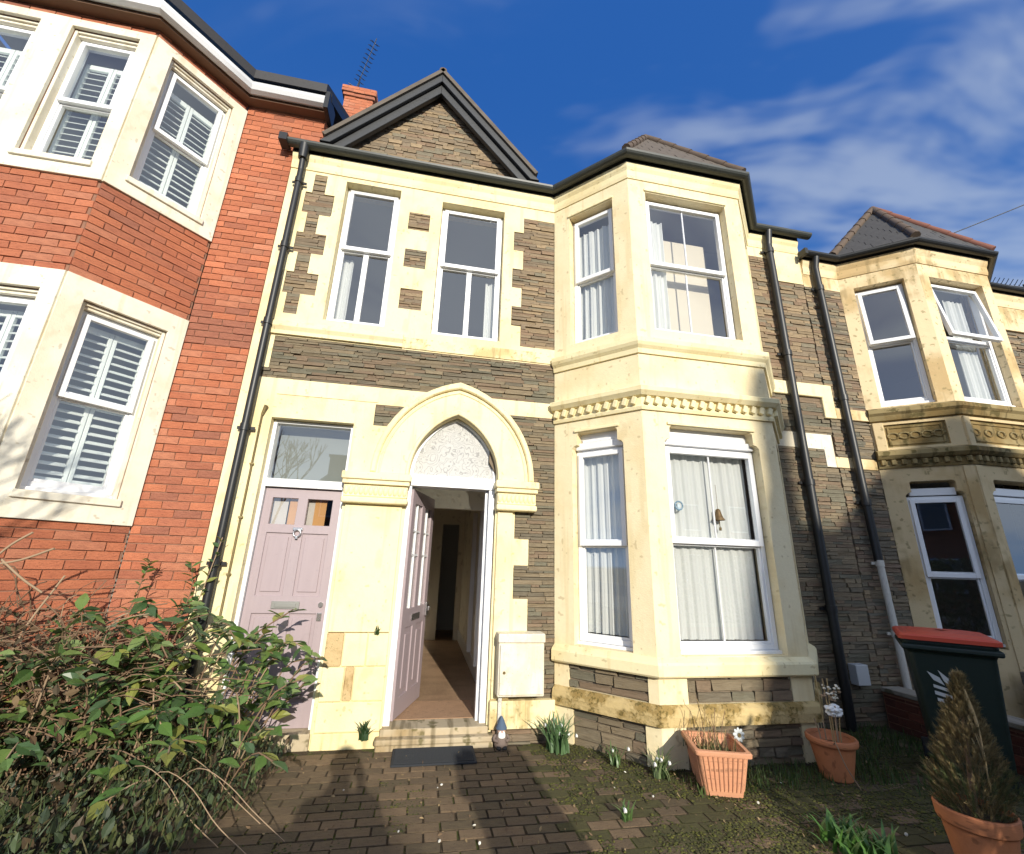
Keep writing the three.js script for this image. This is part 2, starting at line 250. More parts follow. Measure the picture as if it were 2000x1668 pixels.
function arcPts(c, spring, w, h, n = 14) { const r = (w * w + h * h) / (2 * w), out = [], a = Math.atan2(h, r - w) ; // pointed arch, left springing to right springing
  for (let i = 0; i <= n; i++) { const t = a * i / n; out.push([c + (r - w) - r * Math.cos(t), spring + r * Math.sin(t)]); }
  for (let i = n - 1; i >= 0; i--) { const t = a * i / n; out.push([c - (r - w) + r * Math.cos(t), spring + r * Math.sin(t)]); } return out; }

// ---------------------------------------------------------------- courses of bricks and stones
camera.updateMatrixWorld(); camera.aspect = 1024 / 854; camera.updateProjectionMatrix();
const VP = new THREE.Matrix4().multiplyMatrices(camera.projectionMatrix, camera.matrixWorldInverse);
const unit = new THREE.BoxGeometry(1, 1, 1);
function roughUnit(seed, j = 0.09) {                        // a hewn block: corners pulled about, 12 triangles
  const g = new THREE.BoxGeometry(1, 1, 1), p = g.attributes.position, R = rng(seed), off = {};
  for (let i = 0; i < p.count; i++) { const k = `${p.getX(i) > 0}${p.getY(i) > 0}${p.getZ(i) > 0}`; off[k] ||= [(R() - 0.5) * j * 0.6, (R() - 0.5) * j * 2, (R() - 0.5) * j * 3]; p.setXYZ(i, p.getX(i) + off[k][0], p.getY(i) + off[k][1], p.getZ(i) + off[k][2]); }
  const h = g.toNonIndexed(); h.computeVertexNormals(); return h;
}
const roughs = [1, 2, 3, 4, 5, 6].map((s) => roughUnit(s * 31));
const brickUnits = [1, 2, 3].map((s) => roughUnit(s * 77, 0.03));
function spans(poly, y) { const xs = []; for (let i = 0; i < poly.length; i++) { const a = poly[i], b = poly[(i + 1) % poly.length]; if ((a[1] > y) !== (b[1] > y)) xs.push(a[0] + (y - a[1]) / (b[1] - a[1]) * (b[0] - a[0])); } xs.sort((a, b) => a - b); const o = []; for (let i = 0; i + 1 < xs.length; i += 2) o.push([xs[i], xs[i + 1]]); return o; }
class Pieces {
  constructor() { this.list = []; }
  add(parent, F, s, y, w, h, front, depth, tone, geo, rz = 0) {
    const m = new THREE.Matrix4().compose(new THREE.Vector3(s, y, front - depth / 2), new THREE.Quaternion().setFromEuler(new THREE.Euler(0, 0, rz)), new THREE.Vector3(w, h, depth)); m.premultiply(F.m);
    const c = [[-0.5, -0.5], [0.5, -0.5], [0.5, 0.5], [-0.5, 0.5]].map(([a, b]) => new THREE.Vector3(a, b, 0.5).applyMatrix4(m));
    let area = 0, ok = false; const q = c.map((v) => { const w4 = new THREE.Vector4(v.x, v.y, v.z, 1).applyMatrix4(VP); return [w4.x / w4.w * 1000, w4.y / w4.w * 834, w4.w]; });
    for (let i = 0; i < 4; i++) { const a = q[i], b = q[(i + 1) % 4]; area += a[0] * b[1] - a[1] * b[0]; if (a[2] > 0 && Math.abs(a[0]) < 1000 && Math.abs(a[1]) < 834) ok = true; }
    this.list.push({ parent, m, tone, geo, area: ok ? Math.abs(area) / 2 : 0 });
  }
  finish(name, mats, tones, stuffName, stuffMat, limit = 300, geos = roughs) {
    const R = rng(99); this.list.sort((a, b) => b.area - a.area);
    const rest = new Map();
    this.list.forEach((p, i) => {
      if (i < limit && p.area > 0) { const o = shade(new THREE.Mesh(geos[p.geo % geos.length], mats[p.tone % mats.length])); o.name = name; o.matrixAutoUpdate = false; o.matrix.copy(p.m); o.matrix.decompose(o.position, o.quaternion, o.scale); o.matrixAutoUpdate = true; p.parent.add(o); }
      else { if (!rest.has(p.parent)) rest.set(p.parent, []); rest.get(p.parent).push(p); }
    });
    for (const [parent, l] of rest) {
      const im = shade(new THREE.InstancedMesh(geos[0], stuffMat, l.length)); im.name = stuffName; im.userData.kind = 'stuff';
      l.forEach((p, i) => { im.setMatrixAt(i, p.m); const t = tones[p.tone % tones.length], k = 0.85 + 0.3 * R(); im.setColorAt(i, new THREE.Color().setRGB(t[0] * k, t[1] * k, t[2] * k)); }); parent.add(im);
    }
  }
}
function stoneField(P, parent, F, poly, { front = -0.012, lo = 0.026, hi = 0.052, wLo = 0.08, wHi = 0.36, gap = 0.0035, seed = 1, tones = 6, grey = 0 } = {}) {
  const R = rng(seed); let y0 = Math.min(...poly.map((p) => p[1])); const y1 = Math.max(...poly.map((p) => p[1]));
  while (y0 < y1 - 0.015) {
    let h = lo + R() * (hi - lo); if (y1 - y0 - h < 0.02) h = y1 - y0;
    for (const [a, b] of spans(poly, y0 + h / 2)) { let s = a + 0.002; let first = true; while (s < b - 0.015) { let w = (wLo + R() * (wHi - wLo)) * (first ? 0.4 + 0.6 * R() : 1); first = false; if (b - s - w < 0.06) w = b - s - 0.002; P.add(parent, F, s + w / 2, y0 + h / 2, Math.max(0.01, w - gap), h - gap * (0.6 + 0.8 * R()), front + (R() - 0.5) * 0.018, 0.06, grey + Math.floor(R() * tones), Math.floor(R() * 6), (R() - 0.5) * 0.012); s += w; } }
    y0 += h;
  }
}
function brickField(P, parent, F, poly, { front = 0, seed = 1, tones = 6, bond = 'flemish', L = 0.225, H = 0.075, depth = 0.09, phase = 0 } = {}) {
  const tone = (s, y, q) => { const d = fbm(s * 1.6, y * 1.6, 641, 0, 0, 3) + (q - 0.5) * 0.35; return d > 0.72 ? 7 : d > 0.66 ? 4 : d > 0.58 ? 6 : Math.floor(q * 7919 % 4); };
  const R = rng(seed); const yMin = Math.min(...poly.map((p) => p[1])), y1 = Math.max(...poly.map((p) => p[1])); let row = 0;
  for (let y = yMin; y < y1 - 0.02; y += H, row++) {
    const h = Math.min(H, y1 - y);
    for (const [a, b] of spans(poly, y + h / 2)) {
      let s = a - ((row % 2) * L / 2 + phase);
      while (s < b - 0.012) { const e = s + L, s0 = Math.max(a, s), e0 = Math.min(b, e); if (e0 - s0 > 0.03) P.add(parent, F, (s0 + e0) / 2, y + h / 2, e0 - s0 - 0.009, h - 0.009, front + (R() - 0.5) * 0.005, depth, tone((s0 + e0) / 2 + seed * 3, y, R()), Math.floor(R() * 3), (R() - 0.5) * 0.006); s = e; }
    }
  }
}

// ---------------------------------------------------------------- windows
const ringG = (F, s0, s1, y0, y1, w, zf, d, wt = w, wb = w) => [inF(F, rbx(s0, s0 + w, y0, y1, zf - d, zf, 0.004)), inF(F, rbx(s1 - w, s1, y0, y1, zf - d, zf, 0.004)), inF(F, rbx(s0 + w, s1 - w, y1 - wt, y1, zf - d, zf - 0.002, 0.004)), inF(F, rbx(s0 + w, s1 - w, y0, y0 + wb, zf - d, zf - 0.002, 0.004))];
const paneG = (F, s0, s1, y0, y1, z) => { const g = new THREE.PlaneGeometry(s1 - s0, y1 - y0); g.translate((s0 + s1) / 2, (y0 + y1) / 2, z); return inF(F, g); };
function tiltF(F, s, y, z, a) { const m = F.m.clone().multiply(new THREE.Matrix4().makeTranslation(s, y, z)).multiply(new THREE.Matrix4().makeRotationX(-a)).multiply(new THREE.Matrix4().makeTranslation(-s, -y, -z)); return { ...F, m }; }
function windowPart(house, F, s0, s1, y0, y1, ym, zf, o = {}) {
  const fw = 0.045, sw = o.sw ?? 0.045, gl = o.glass ?? mat.glass;
  const w = part('window', [...ringG(F, s0, s1, y0, y1, fw, zf, 0.07), inF(F, rbx(s0 + fw, s1 - fw, ym - 0.03, ym + 0.03, zf - 0.07, zf - 0.004, 0.004)), inF(F, rbx(s0 - 0.01, s1 + 0.01, y0 - 0.03, y0 - 0.002, zf - 0.07, zf + 0.03, 0.004))], mat.upvc, house);
  const T = o.open ? tiltF(F, (s0 + s1) / 2, y1 - 0.03, zf, o.open) : F;
  const a0 = s0 + fw * 0.75, a1 = s1 - fw * 0.75, tb = ym - 0.035, tt = y1 - fw * 0.75;
  const top = part('upper_sash', ringG(T, a0, a1, tb, tt, sw, zf + 0.03, 0.05, sw, sw + 0.006), mat.upvc, w);
  part('pane', paneG(T, a0 + sw - 0.004, a1 - sw + 0.004, tb + sw, tt - sw, zf + 0.006), gl, w);
  const b0 = s0 + fw, b1 = s1 - fw, lb = y0 + fw, lt = ym - 0.03, lw = o.lw ?? 0.022;
  part('lower_sash', ringG(F, b0, b1, lb, lt, lw, zf - 0.012, 0.04), mat.upvc, w);
  if (o.mullion) { const mx = (s0 + s1) / 2; part('mullion', inF(F, rbx(mx - 0.03, mx + 0.03, lb + lw, lt - lw, zf - 0.055, zf - 0.009, 0.004)), mat.upvc, w); part('pane', paneG(F, b0 + lw - 0.003, mx - 0.027, lb + lw, lt - lw, zf - 0.03), gl, w); part('pane', paneG(F, mx + 0.027, b1 - lw + 0.003, lb + lw, lt - lw, zf - 0.03), gl, w); }
  else part('pane', paneG(F, b0 + lw - 0.003, b1 - lw + 0.003, lb + lw, lt - lw, zf - 0.03), gl, w);
  if (o.bar) { const mx = (s0 + s1) / 2; part('glazing_bar', inF(F, bx(mx - 0.008, mx + 0.008, tb + sw, tt - sw, zf - 0.012, zf + 0.002)), mat.upvc, w); part('glazing_bar', inF(F, bx(mx - 0.008, mx + 0.008, lb + lw, lt - lw, zf - 0.05, zf - 0.036)), mat.upvc, w); }
  return w;
}
function drapeG(F, s0, s1, y0, y1, z, amp, folds, seed) {
  const R = rng(seed), n = Math.max(24, Math.round((s1 - s0) * 110)), ph = [R() * 6, R() * 6, R() * 6], g = new THREE.PlaneGeometry(s1 - s0, y1 - y0, n, 10), p = g.attributes.position;
  for (let i = 0; i < p.count; i++) { const u = p.getX(i) / (s1 - s0) + 0.5, v = p.getY(i) / (y1 - y0) + 0.5; const t = u + 0.012 * Math.sin(v * 3 + ph[1]); p.setZ(i, amp * (Math.sin(t * folds * 6.283 + ph[0]) * 0.6 + 0.35 * Math.sin(t * folds * 2.37 * 6.283 + ph[1]) + 0.3 * Math.sin(t * folds * 0.43 * 6.283 + ph[2])) * (0.75 + 0.25 * (1 - v))); }
  g.translate((s0 + s1) / 2, (y0 + y1) / 2, z); g.computeVertexNormals(); return inF(F, g);
}
function shutters(win, F, s0, s1, y0, y1, z, tilt, seed) {     // two hinged leaves of tilting louvres behind the glass
  const R = rng(seed), mx = (s0 + s1) / 2, geos = [], st = 0.03;
  for (const [a, b] of [[s0, mx - 0.002], [mx + 0.002, s1]]) geos.push(...ringG(F, a, b, y0, y1, st, z, 0.03, 0.06, 0.06));
  part('shutter_frame', geos, mat.shutter, win);
  for (const [a, b] of [[s0 + st, mx - 0.002 - st], [mx + 0.002 + st, s1 - st]]) for (let y = y0 + 0.1; y < y1 - 0.09; y += 0.075) {
    const g = new THREE.BoxGeometry(b - a - 0.006, 0.054, 0.008); g.rotateX(tilt + (R() - 0.5) * 0.06); g.translate((a + b) / 2, y, z - 0.015); part('louvre', inF(F, g), mat.shutter, win);
  }
}
const halfRound = (o, y, r) => { const a = []; for (let i = 0; i <= 8; i++) { const t = Math.PI * i / 8; a.push([o - r * Math.cos(t), y - r * Math.sin(t)]); } for (let i = 8; i >= 0; i--) { const t = Math.PI * i / 8; a.push([o - (r - 0.006) * Math.cos(t), y - (r - 0.006) * Math.sin(t)]); } return a; };
const F0 = frame([0, 0], [1, 0]);
function slatesG(pts3, w = 0.26, gauge = 0.19, seed = 4) {      // rows of slates over a flat sloping polygon
  const R = rng(seed), V = pts3.map((p) => new THREE.Vector3(...p)), n = V[1].clone().sub(V[0]).cross(V[2].clone().sub(V[0])).normalize(); if (n.y < 0) n.negate();
  const across = new THREE.Vector3(0, 1, 0).cross(n).normalize(), up = n.clone().cross(across).normalize(), O = V[0], poly = V.map((v) => { const d = v.clone().sub(O); return [d.dot(across), d.dot(up)]; });
  const out = [], ys = poly.map((p) => p[1]), y0 = Math.min(...ys), y1 = Math.max(...ys), basis = new THREE.Matrix4().makeBasis(across, up, n); let row = 0;
  for (let y = y0; y < y1; y += gauge, row++) for (const [a, b] of spans(poly, y + gauge * 0.5)) for (let x = a - (row % 2) * w / 2; x < b; x += w) {
    const x0 = Math.max(a, x), x1 = Math.min(b, x + w); if (x1 - x0 < 0.04) continue;
    const g = new THREE.BoxGeometry(x1 - x0 - 0.006, gauge * 1.25, 0.009); g.rotateX(0.035); g.translate((x0 + x1) / 2, y + gauge * 0.55, 0.012 + (R() - 0.5) * 0.006); g.applyMatrix4(basis); g.translate(O.x, O.y, O.z); out.push(g.toNonIndexed());
  }
  return mergeGeometries(out);
}
function pipeRun(parent, pts, r, m, collars = [], name = 'downpipe') {
  const geos = []; for (let i = 0; i + 1 < pts.length; i++) geos.push(barG(pts[i], pts[i + 1], r, r, 14)); for (const p of pts.slice(1, -1)) { const s = new THREE.SphereGeometry(r * 1.02, 12, 8); s.translate(...p); geos.push(s.toNonIndexed()); }
  for (const [x, y, z] of collars) { geos.push(barG([x, y - 0.035, z], [x, y + 0.035, z], r * 1.22, r * 1.22, 14)); geos.push(metreUVless(new THREE.BoxGeometry(r * 4.4, 0.03, 0.012), [x, y, z - r * 0.9])); }
  return part(name, geos, m, parent);
}
const metreUVless = (g, p) => { g.translate(...p); return g.toNonIndexed(); };

// ================================================================ the cream house in the middle
const main = thing('terraced_house', 'cream painted terraced house with pointed arch doorway and two storey bay, middle of the row', 'house');
const mainStones = new Pieces();
const A = [1.31, 0], B = [2.0, 0.71], C = [3.47, 0.71], D = [4.15, 0];
const FL = frame(A, B), FF = frame(B, C), FR = frame(C, D);
const AR = { c: 0.235, y: 2.39, wi: 0.45, hi: 0.67, wo: 0.815, ho: 1.02 };
const crossPoly = [[-1.56, 4.06], [-1.56, 4.31], [-1.41, 4.31], [-1.41, 4.58], [-1.53, 4.58], [-1.53, 4.84], [-1.405, 4.84], [-1.405, 5.11], [-1.525, 5.11], [-1.525, 5.39], [-1.395, 5.39], [-1.395, 5.68], [-1.51, 5.68], [-1.51, 5.95], [-1.65, 5.95], [-1.65, 5.68], [-1.72, 5.68], [-1.72, 5.39], [-1.655, 5.39], [-1.655, 5.11], [-1.725, 5.11], [-1.725, 4.84], [-1.67, 4.84], [-1.67, 4.58], [-1.745, 4.58], [-1.745, 4.31], [-1.695, 4.31], [-1.695, 4.06]];
const rightPoly = [[1.31, 3.99], [1.31, 5.82], [0.905, 5.82], [0.905, 5.59], [0.782, 5.59], [0.782, 5.31], [0.905, 5.31], [0.905, 5.04], [0.775, 5.04], [0.775, 4.77], [0.895, 4.77], [0.895, 4.51], [0.78, 4.51], [0.78, 4.25], [0.895, 4.25], [0.895, 3.99]];
const bandPoly = [[-1.85, 3.31], [1.31, 3.31], [1.31, 3.785], [-1.72, 3.785], [-1.72, 3.42], [-1.85, 3.42]];
const sidePoly = [[1.31, 0.385], [1.31, 3.135]];
{ const r = (AR.wo ** 2 + AR.ho ** 2) / (2 * AR.wo) - 0.05, c = AR.c - (r + 0.05 - AR.wo); for (let i = 0; i <= 6; i++) { const y = 3.135 - (3.135 - 2.39) * i / 6; sidePoly.push([c + Math.sqrt(r * r - (y - AR.y) ** 2), y]); } }
sidePoly.push([0.98, 2.2], [0.885, 2.2], [0.885, 1.815], [1.035, 1.815], [1.035, 1.537], [0.885, 1.537], [0.885, 1.245], [1.035, 1.245], [1.035, 0.955], [0.87, 0.955], [0.87, 0.385]);
const smallPoly = [[-0.625, 2.892], [-0.37, 2.892], [-0.18, 3.122], [-0.625, 3.122]];
const sq = [[5.378, 5.627], [4.847, 5.097], [4.29, 4.555]].map(([a, b]) => rect(-0.518, -0.268, a, b));
const archHole = [[-0.24, 0.1], ...arcPts(AR.c, AR.y, 0.45, 0.67).map((p, i, a) => p), [0.68, 0.1]]; archHole[0] = [-0.235, 0.1]; archHole[archHole.length - 1] = [0.675, 0.1];
part('front_wall', [panelG(F0, rect(-1.93, 1.45, 0, 6.22), [crossPoly, rightPoly, bandPoly, sidePoly, smallPoly, ...sq, rect(-1.288, -0.645, 4.035, 5.925), rect(-0.135, 0.652, 4.02, 5.865), rect(-1.595, -0.815, 0.1, 2.895), archHole], 0.3)], mat.cream, main);
{
  const bed = part('stone_walling', [panelG(F0, rect(-1.9, -1.3, 4.0, 6.0), [], 0.05, -0.03), panelG(F0, rect(-0.56, -0.22, 4.2, 5.7), [], 0.05, -0.03), panelG(F0, rect(0.74, 1.4, 3.95, 5.88), [], 0.05, -0.03), panelG(F0, rect(-1.88, 1.4, 3.25, 3.84), [], 0.05, -0.03), panelG(F0, rect(-0.66, -0.2, 2.86, 3.15), [], 0.05, -0.032), panelG(F0, rect(0.82, 1.4, 0.3, 3.18), [], 0.05, -0.032), panelG(F0, [[0.6, 2.6], [0.9, 2.1], [0.9, 3.18], [0.6, 3.18]], [], 0.05, -0.034)], mat.mortar, main);
  let s = 10; for (const p of [crossPoly, rightPoly, ...sq]) stoneField(mainStones, bed, F0, p, { seed: s++, front: -0.01 });
  for (const p of [bandPoly, sidePoly, smallPoly]) stoneField(mainStones, bed, F0, p, { seed: s++, front: -0.008, lo: 0.024, hi: 0.044, grey: 6 });
}
// bay walls
const stoneSub = [[FL, rect(0.15, 0.9, 0.5, 0.705), rect(0.19, 0.86, 0.03, 0.345)], [FF, rect(0.26, 1.26, 0.5, 0.705), rect(0.22, 1.3, 0.03, 0.345)], [FR, rect(0.1, 0.84, 0.5, 0.705), rect(0.1, 0.84, 0.03, 0.345)]];
const should = (s0, s1, y0, y1) => [[s0, y0], [s1, y0], [s1, y1 - 0.17], [s1 - 0.025, y1 - 0.14], [s1 - 0.06, y1 - 0.13], [s1 - 0.06, y1 - 0.02], [s1 - 0.08, y1], [s0 + 0.08, y1], [s0 + 0.06, y1 - 0.02], [s0 + 0.06, y1 - 0.13], [s0 + 0.025, y1 - 0.14], [s0, y1 - 0.17]];
part('bay_wall', panelG(FL, rect(0, FL.L, 0, 6.22), [rect(0.215, 0.79, 4.0, 5.79), should(0.215, 0.785, 0.86, 2.93), stoneSub[0][1], stoneSub[0][2]], 0.2), mat.creamBay, main);
part('bay_wall', panelG(FF, rect(0, FF.L, 0, 6.22), [rect(0.215, 1.265, 4.0, 5.83), should(0.225, 1.27, 0.86, 2.93), stoneSub[1][1], stoneSub[1][2]], 0.2), mat.creamBay, main);
part('bay_wall', panelG(FR, rect(0, FR.L, 0, 6.22), [rect(0.2, 0.77, 4.0, 5.79), should(0.2, 0.77, 0.86, 2.93), stoneSub[2][1], stoneSub[2][2]], 0.2), mat.creamBay, main);
{ let s = 60; for (const [F, p, q] of stoneSub) { const bed = part('stone_plinth', [panelG(F, p, [], 0.05, -0.03), panelG(F, q, [], 0.05, -0.03)], mat.mortar, main); for (const k of [p, q]) stoneField(mainStones, bed, F, k, { seed: s++, front: -0.01, lo: 0.05, hi: 0.1, wLo: 0.12, wHi: 0.36, gap: 0.012, grey: 6 }); } }
// mouldings round the bay
const bayPath = [A, B, C, D];
part('bay_sill', sweepG([[0, 3.69], [0.02, 3.69], [0.028, 3.74], [0.055, 3.77], [0.07, 3.8], [0.07, 3.85], [0.0, 3.88]], bayPath), mat.creamTrim, main);
part('bay_sill', sweepG([[0, 0.705], [0.05, 0.705], [0.062, 0.72], [0.062, 0.8], [0.05, 0.82], [0, 0.85]], bayPath), mat.creamTrim, main);
part('plinth_moulding', sweepG([[0, 0.35], [0.045, 0.35], [0.05, 0.42], [0.04, 0.47], [0, 0.5]], bayPath), mat.mossy, main);
{
  const cor = part('dentil_cornice', sweepG([[0, 3.07], [0.022, 3.07], [0.03, 3.1], [0.022, 3.12], [0.022, 3.2], [0.06, 3.21], [0.095, 3.25], [0.1, 3.29], [0.09, 3.3], [0, 3.33]], bayPath), mat.creamTrim, main);
  for (const F of [FL, FF, FR]) for (let s = 0.05; s < F.L - 0.01; s += 0.098) { const g = new RoundedBoxGeometry(0.05, 0.082, 0.06, 1, 0.012); g.rotateZ(-0.35); g.translate(s, 3.162, 0.035); part('dentil', inF(F, g.toNonIndexed()), mat.creamTrim, cor); }
}
part('eaves_moulding', sweepG([[0, 5.99], [0.012, 5.99], [0.02, 6.03], [0.02, 6.1], [0.04, 6.14], [0.05, 6.19], [0, 6.198]], [[-1.93, 0], ...bayPath, [4.98, 0]]), mat.creamTrim, main);
part('string_moulding', sweepG([[0, 3.80], [0.03, 3.80], [0.035, 3.84], [0.06, 3.88], [0.06, 3.92], [0, 3.97]], [[-1.76, 0], [-0.42, 0]]), mat.creamTrim, main);
part('string_band', [bx(-0.415, 1.3, 3.8, 3.93, -0.02, 0.012)], mat.stained, main);
part('string_band', [bx(-1.59, -0.6, 3.14, 3.3, -0.02, 0.008)], mat.creamTrim, main);
for (const [F, s0, s1, y] of [[FL, 0.2, 0.8, 5.8], [FF, 0.2, 1.28, 5.84]]) part('window_hood', inF(F, rbx(s0, s1, y, y + 0.035, -0.01, 0.018, 0.006)), mat.creamTrim, main);
for (const [F, s0, s1] of [[FL, 0.25, 0.75], [FF, 0.26, 1.235]]) { part('window_hood', inF(F, rbx(s0, s1, 2.935, 2.965, -0.01, 0.02, 0.006)), mat.creamTrim, main); part('window_head', [inF(F, rbx(s0 - 0.02, s1 + 0.02, 2.752, 2.83, -0.13, -0.062, 0.008)), inF(F, rbx(s0 + 0.05, s1 - 0.05, 2.832, 2.862, -0.13, -0.075, 0.006)), inF(F, bx(s0 - 0.03, s1 + 0.03, 2.865, 2.95, -0.17, -0.1))], mat.upvc, main); }
// gutter, roof, gable
const eavePath = [[-2.0, 0], A, B, C, D, [5.12, 0]];
part('gutter', sweepG(halfRound(0.11, 6.265, 0.06), eavePath), mat.gutter, main);
part('fascia', sweepG([[0.01, 6.2], [0.045, 6.2], [0.045, 6.3], [0.01, 6.3]], [[-1.93, 0], A, B, C, D, [4.98, 0]]), mat.board, main);
part('gutter_end', [bx(-2.06, -1.97, 6.2, 6.3, 0.04, 0.19), barG([-1.79, 6.05, 0.1], [-1.79, 6.24, 0.11], 0.05, 0.06, 12)], mat.blackPipe, main);
const RS = 0.74, roofY = (z) => 6.28 + (0.12 - z) * RS;
{
  const roof = part('roof', [slabG([[-1.95, roofY(0.1), 0.1], [1.25, roofY(0.1), 0.1], [1.25, roofY(-4.6), -4.6], [-1.95, roofY(-4.6), -4.6]], 0.06), slabG([[1.25, roofY(-0.06), -0.06], [4.98, roofY(-0.06), -0.06], [4.98, roofY(-4.6), -4.6], [1.25, roofY(-4.6), -4.6]], 0.06), slabG([[-1.95, roofY(-4.6), -4.6], [4.98, roofY(-4.6), -4.6], [4.98, 6.2, -9], [-1.95, 6.2, -9]], 0.06)], mat.slate, main);
  const ap = [2.7, 7.62, 0.0], back = [2.7, 7.45, -0.04], e = (p, q, k) => [p, 6.29, q];
  const a1 = e(1.24, 0.07), b1 = e(1.955, 0.815), c1 = e(3.515, 0.815), d1 = e(4.22, 0.07);
  const bayRoof = part('bay_roof', [slabG([b1, c1, ap], 0.03), slabG([a1, b1, ap, back], 0.03), slabG([c1, d1, back, ap], 0.03)], mat.slateBrown, main);
  for (const [p, sd] of [[[b1, c1, ap], 1], [[a1, b1, ap, back], 2]]) { const m = part('slates', slatesG(p, 0.25, 0.14, sd), mat.slateBrown, bayRoof); m.userData.kind = 'stuff'; }
  for (const [p, q] of [[b1, ap], [c1, ap]]) for (let i = 0; i < 6; i++) { const f = (t) => p.map((v, k) => v + (q[k] - v) * t + (k === 1 ? 0.03 : 0)); part('hip_tile', barG(f(i / 6), f((i + 1.06) / 6), 0.055, 0.045, 8), mat.hipBrown, bayRoof); }
  // gable over the two upper windows
  const gx = -0.285, gy = 7.8, hl = 1.22, sl = 1.42 / 1.27;
  const gbed = part('gable_wall', panelG(F0, [[-1.62, 6.22], [1.07, 6.22], [gx, 7.72]], [], 0.2, -0.03), mat.mortar, main);
  stoneField(mainStones, gbed, F0, [[-1.55, 6.27], [0.99, 6.27], [gx, 7.69]], { seed: 91, front: -0.006, lo: 0.03, hi: 0.062, wLo: 0.06, wHi: 0.24 });
  const slopeBoard = (off, th, z0, z1, sgn) => { const c = Math.cos(Math.atan(sl)), yc = 6.3, ta = gy - off / c, tb = gy - (off + th) / c; return panelG(F0, [[gx, ta], [gx + sgn * (ta - yc) / sl, yc], [gx + sgn * (tb - yc) / sl, yc], [gx, tb]], [], z1 - z0, z1, 0.004); };
  for (const s of [-1, 1]) { part('bargeboard', slopeBoard(0.0, 0.085, 0.13, 0.17, s), mat.board, main); part('bargeboard', slopeBoard(0.08, 0.105, 0.06, 0.12, s), mat.board, main); }
  const zb = -(gy + 0.02 - 6.28) / RS + 0.12;
  for (const s of [-1, 1]) part('gable_roof', slabG([[gx, gy + 0.075, 0.2], [gx + s * (hl + 0.1), gy + 0.075 - sl * (hl + 0.1), 0.2], [gx + s * (hl + 0.1), gy + 0.075 - sl * (hl + 0.1), -0.3], [gx, gy + 0.075, zb]], 0.05), mat.slateBrown, main);
  part('ridge_tile', barG([gx, gy + 0.05, 0.19], [gx, gy + 0.05, -0.4], 0.05, 0.05, 10), mat.hipBrown, main);
  // chimney stack
  const st = part('chimney', [bx(-2.4, -1.84, 8.2, 10.72, -3.3, -2.72), bx(-2.43, -1.81, 10.72, 10.8, -3.33, -2.69), bx(-2.46, -1.78, 10.8, 10.95, -3.36, -2.66), bx(-2.43, -1.81, 10.95, 11.0, -3.33, -2.69)], mat.brickMortar, main);
  const CH = new Pieces(), Fc = frame([-2.4, -2.72], [-1.84, -2.72]), Fd = frame([-1.84, -2.72], [-1.84, -3.3]);
  for (const F of [Fc, Fd]) { brickField(CH, st, F, rect(0, F.L, 9.6, 10.72), { front: 0.008, seed: 3 }); brickField(CH, st, F, rect(-0.03, F.L + 0.03, 10.72, 10.8), { front: 0.04, seed: 4 }); brickField(CH, st, F, rect(-0.06, F.L + 0.06, 10.8, 10.95), { front: 0.068, seed: 5 }); }
  CH.finish('brick', brickMats, brickTones, 'bricks', stuffBrick, 90, brickUnits);
}
// the wall to the right of the bay
{
  const bed = part('side_wall', [panelG(F0, rect(4.05, 4.98, 0, 6.25), [], 0.3, -0.03)], mat.mortar, main);
  const polys = [[[4.15, 3.93], [4.98, 3.93], [4.98, 5.48], [4.52, 5.48], [4.52, 5.83], [4.15, 5.83]], [[4.15, 3.25], [4.98, 3.25], [4.98, 3.47], [4.9, 3.47], [4.9, 3.75], [4.15, 3.75]], [[4.15, 0.05], [4.98, 0.05], [4.98, 2.83], [4.81, 2.83], [4.81, 3.05], [4.15, 3.05]]];
  let s = 120; stoneField(mainStones, bed, F0, polys[0], { seed: s++, front: -0.006, lo: 0.03, hi: 0.06 }); for (const p of polys.slice(1)) stoneField(mainStones, bed, F0, p, { seed: s++, front: -0.008, lo: 0.026, hi: 0.055, grey: 6 });
  part('eaves_band', panelG(F0, [[4.1, 6.26], [4.1, 5.83], [4.52, 5.83], [4.52, 5.48], [4.98, 5.48], [4.98, 6.26]], [], 0.05, 0.005), mat.cream, main);
  part('string_course', panelG(F0, [[4.14, 3.75], [4.9, 3.75], [4.9, 3.47], [5.07, 3.47], [5.07, 3.93], [4.14, 3.93]], [], 0.05, 0.03, 0.008), mat.creamTrim, main);
  part('string_course', panelG(F0, [[4.14, 3.05], [4.81, 3.05], [4.81, 2.83], [4.95, 2.83], [4.95, 3.25], [4.14, 3.25]], [], 0.05, 0.006, 0.004), mat.pale, main);
}
const bayFloor = (p, y0, y1) => slabG([[p[0][0] + 0.15, y1, -0.3], [p[0][0] + 0.15, y1, 0.0], [p[1][0] + 0.07, y1, p[1][1] - 0.15], [p[2][0] - 0.07, y1, p[2][1] - 0.15], [p[3][0] - 0.15, y1, 0.0], [p[3][0] - 0.15, y1, -0.3]], y1 - y0);
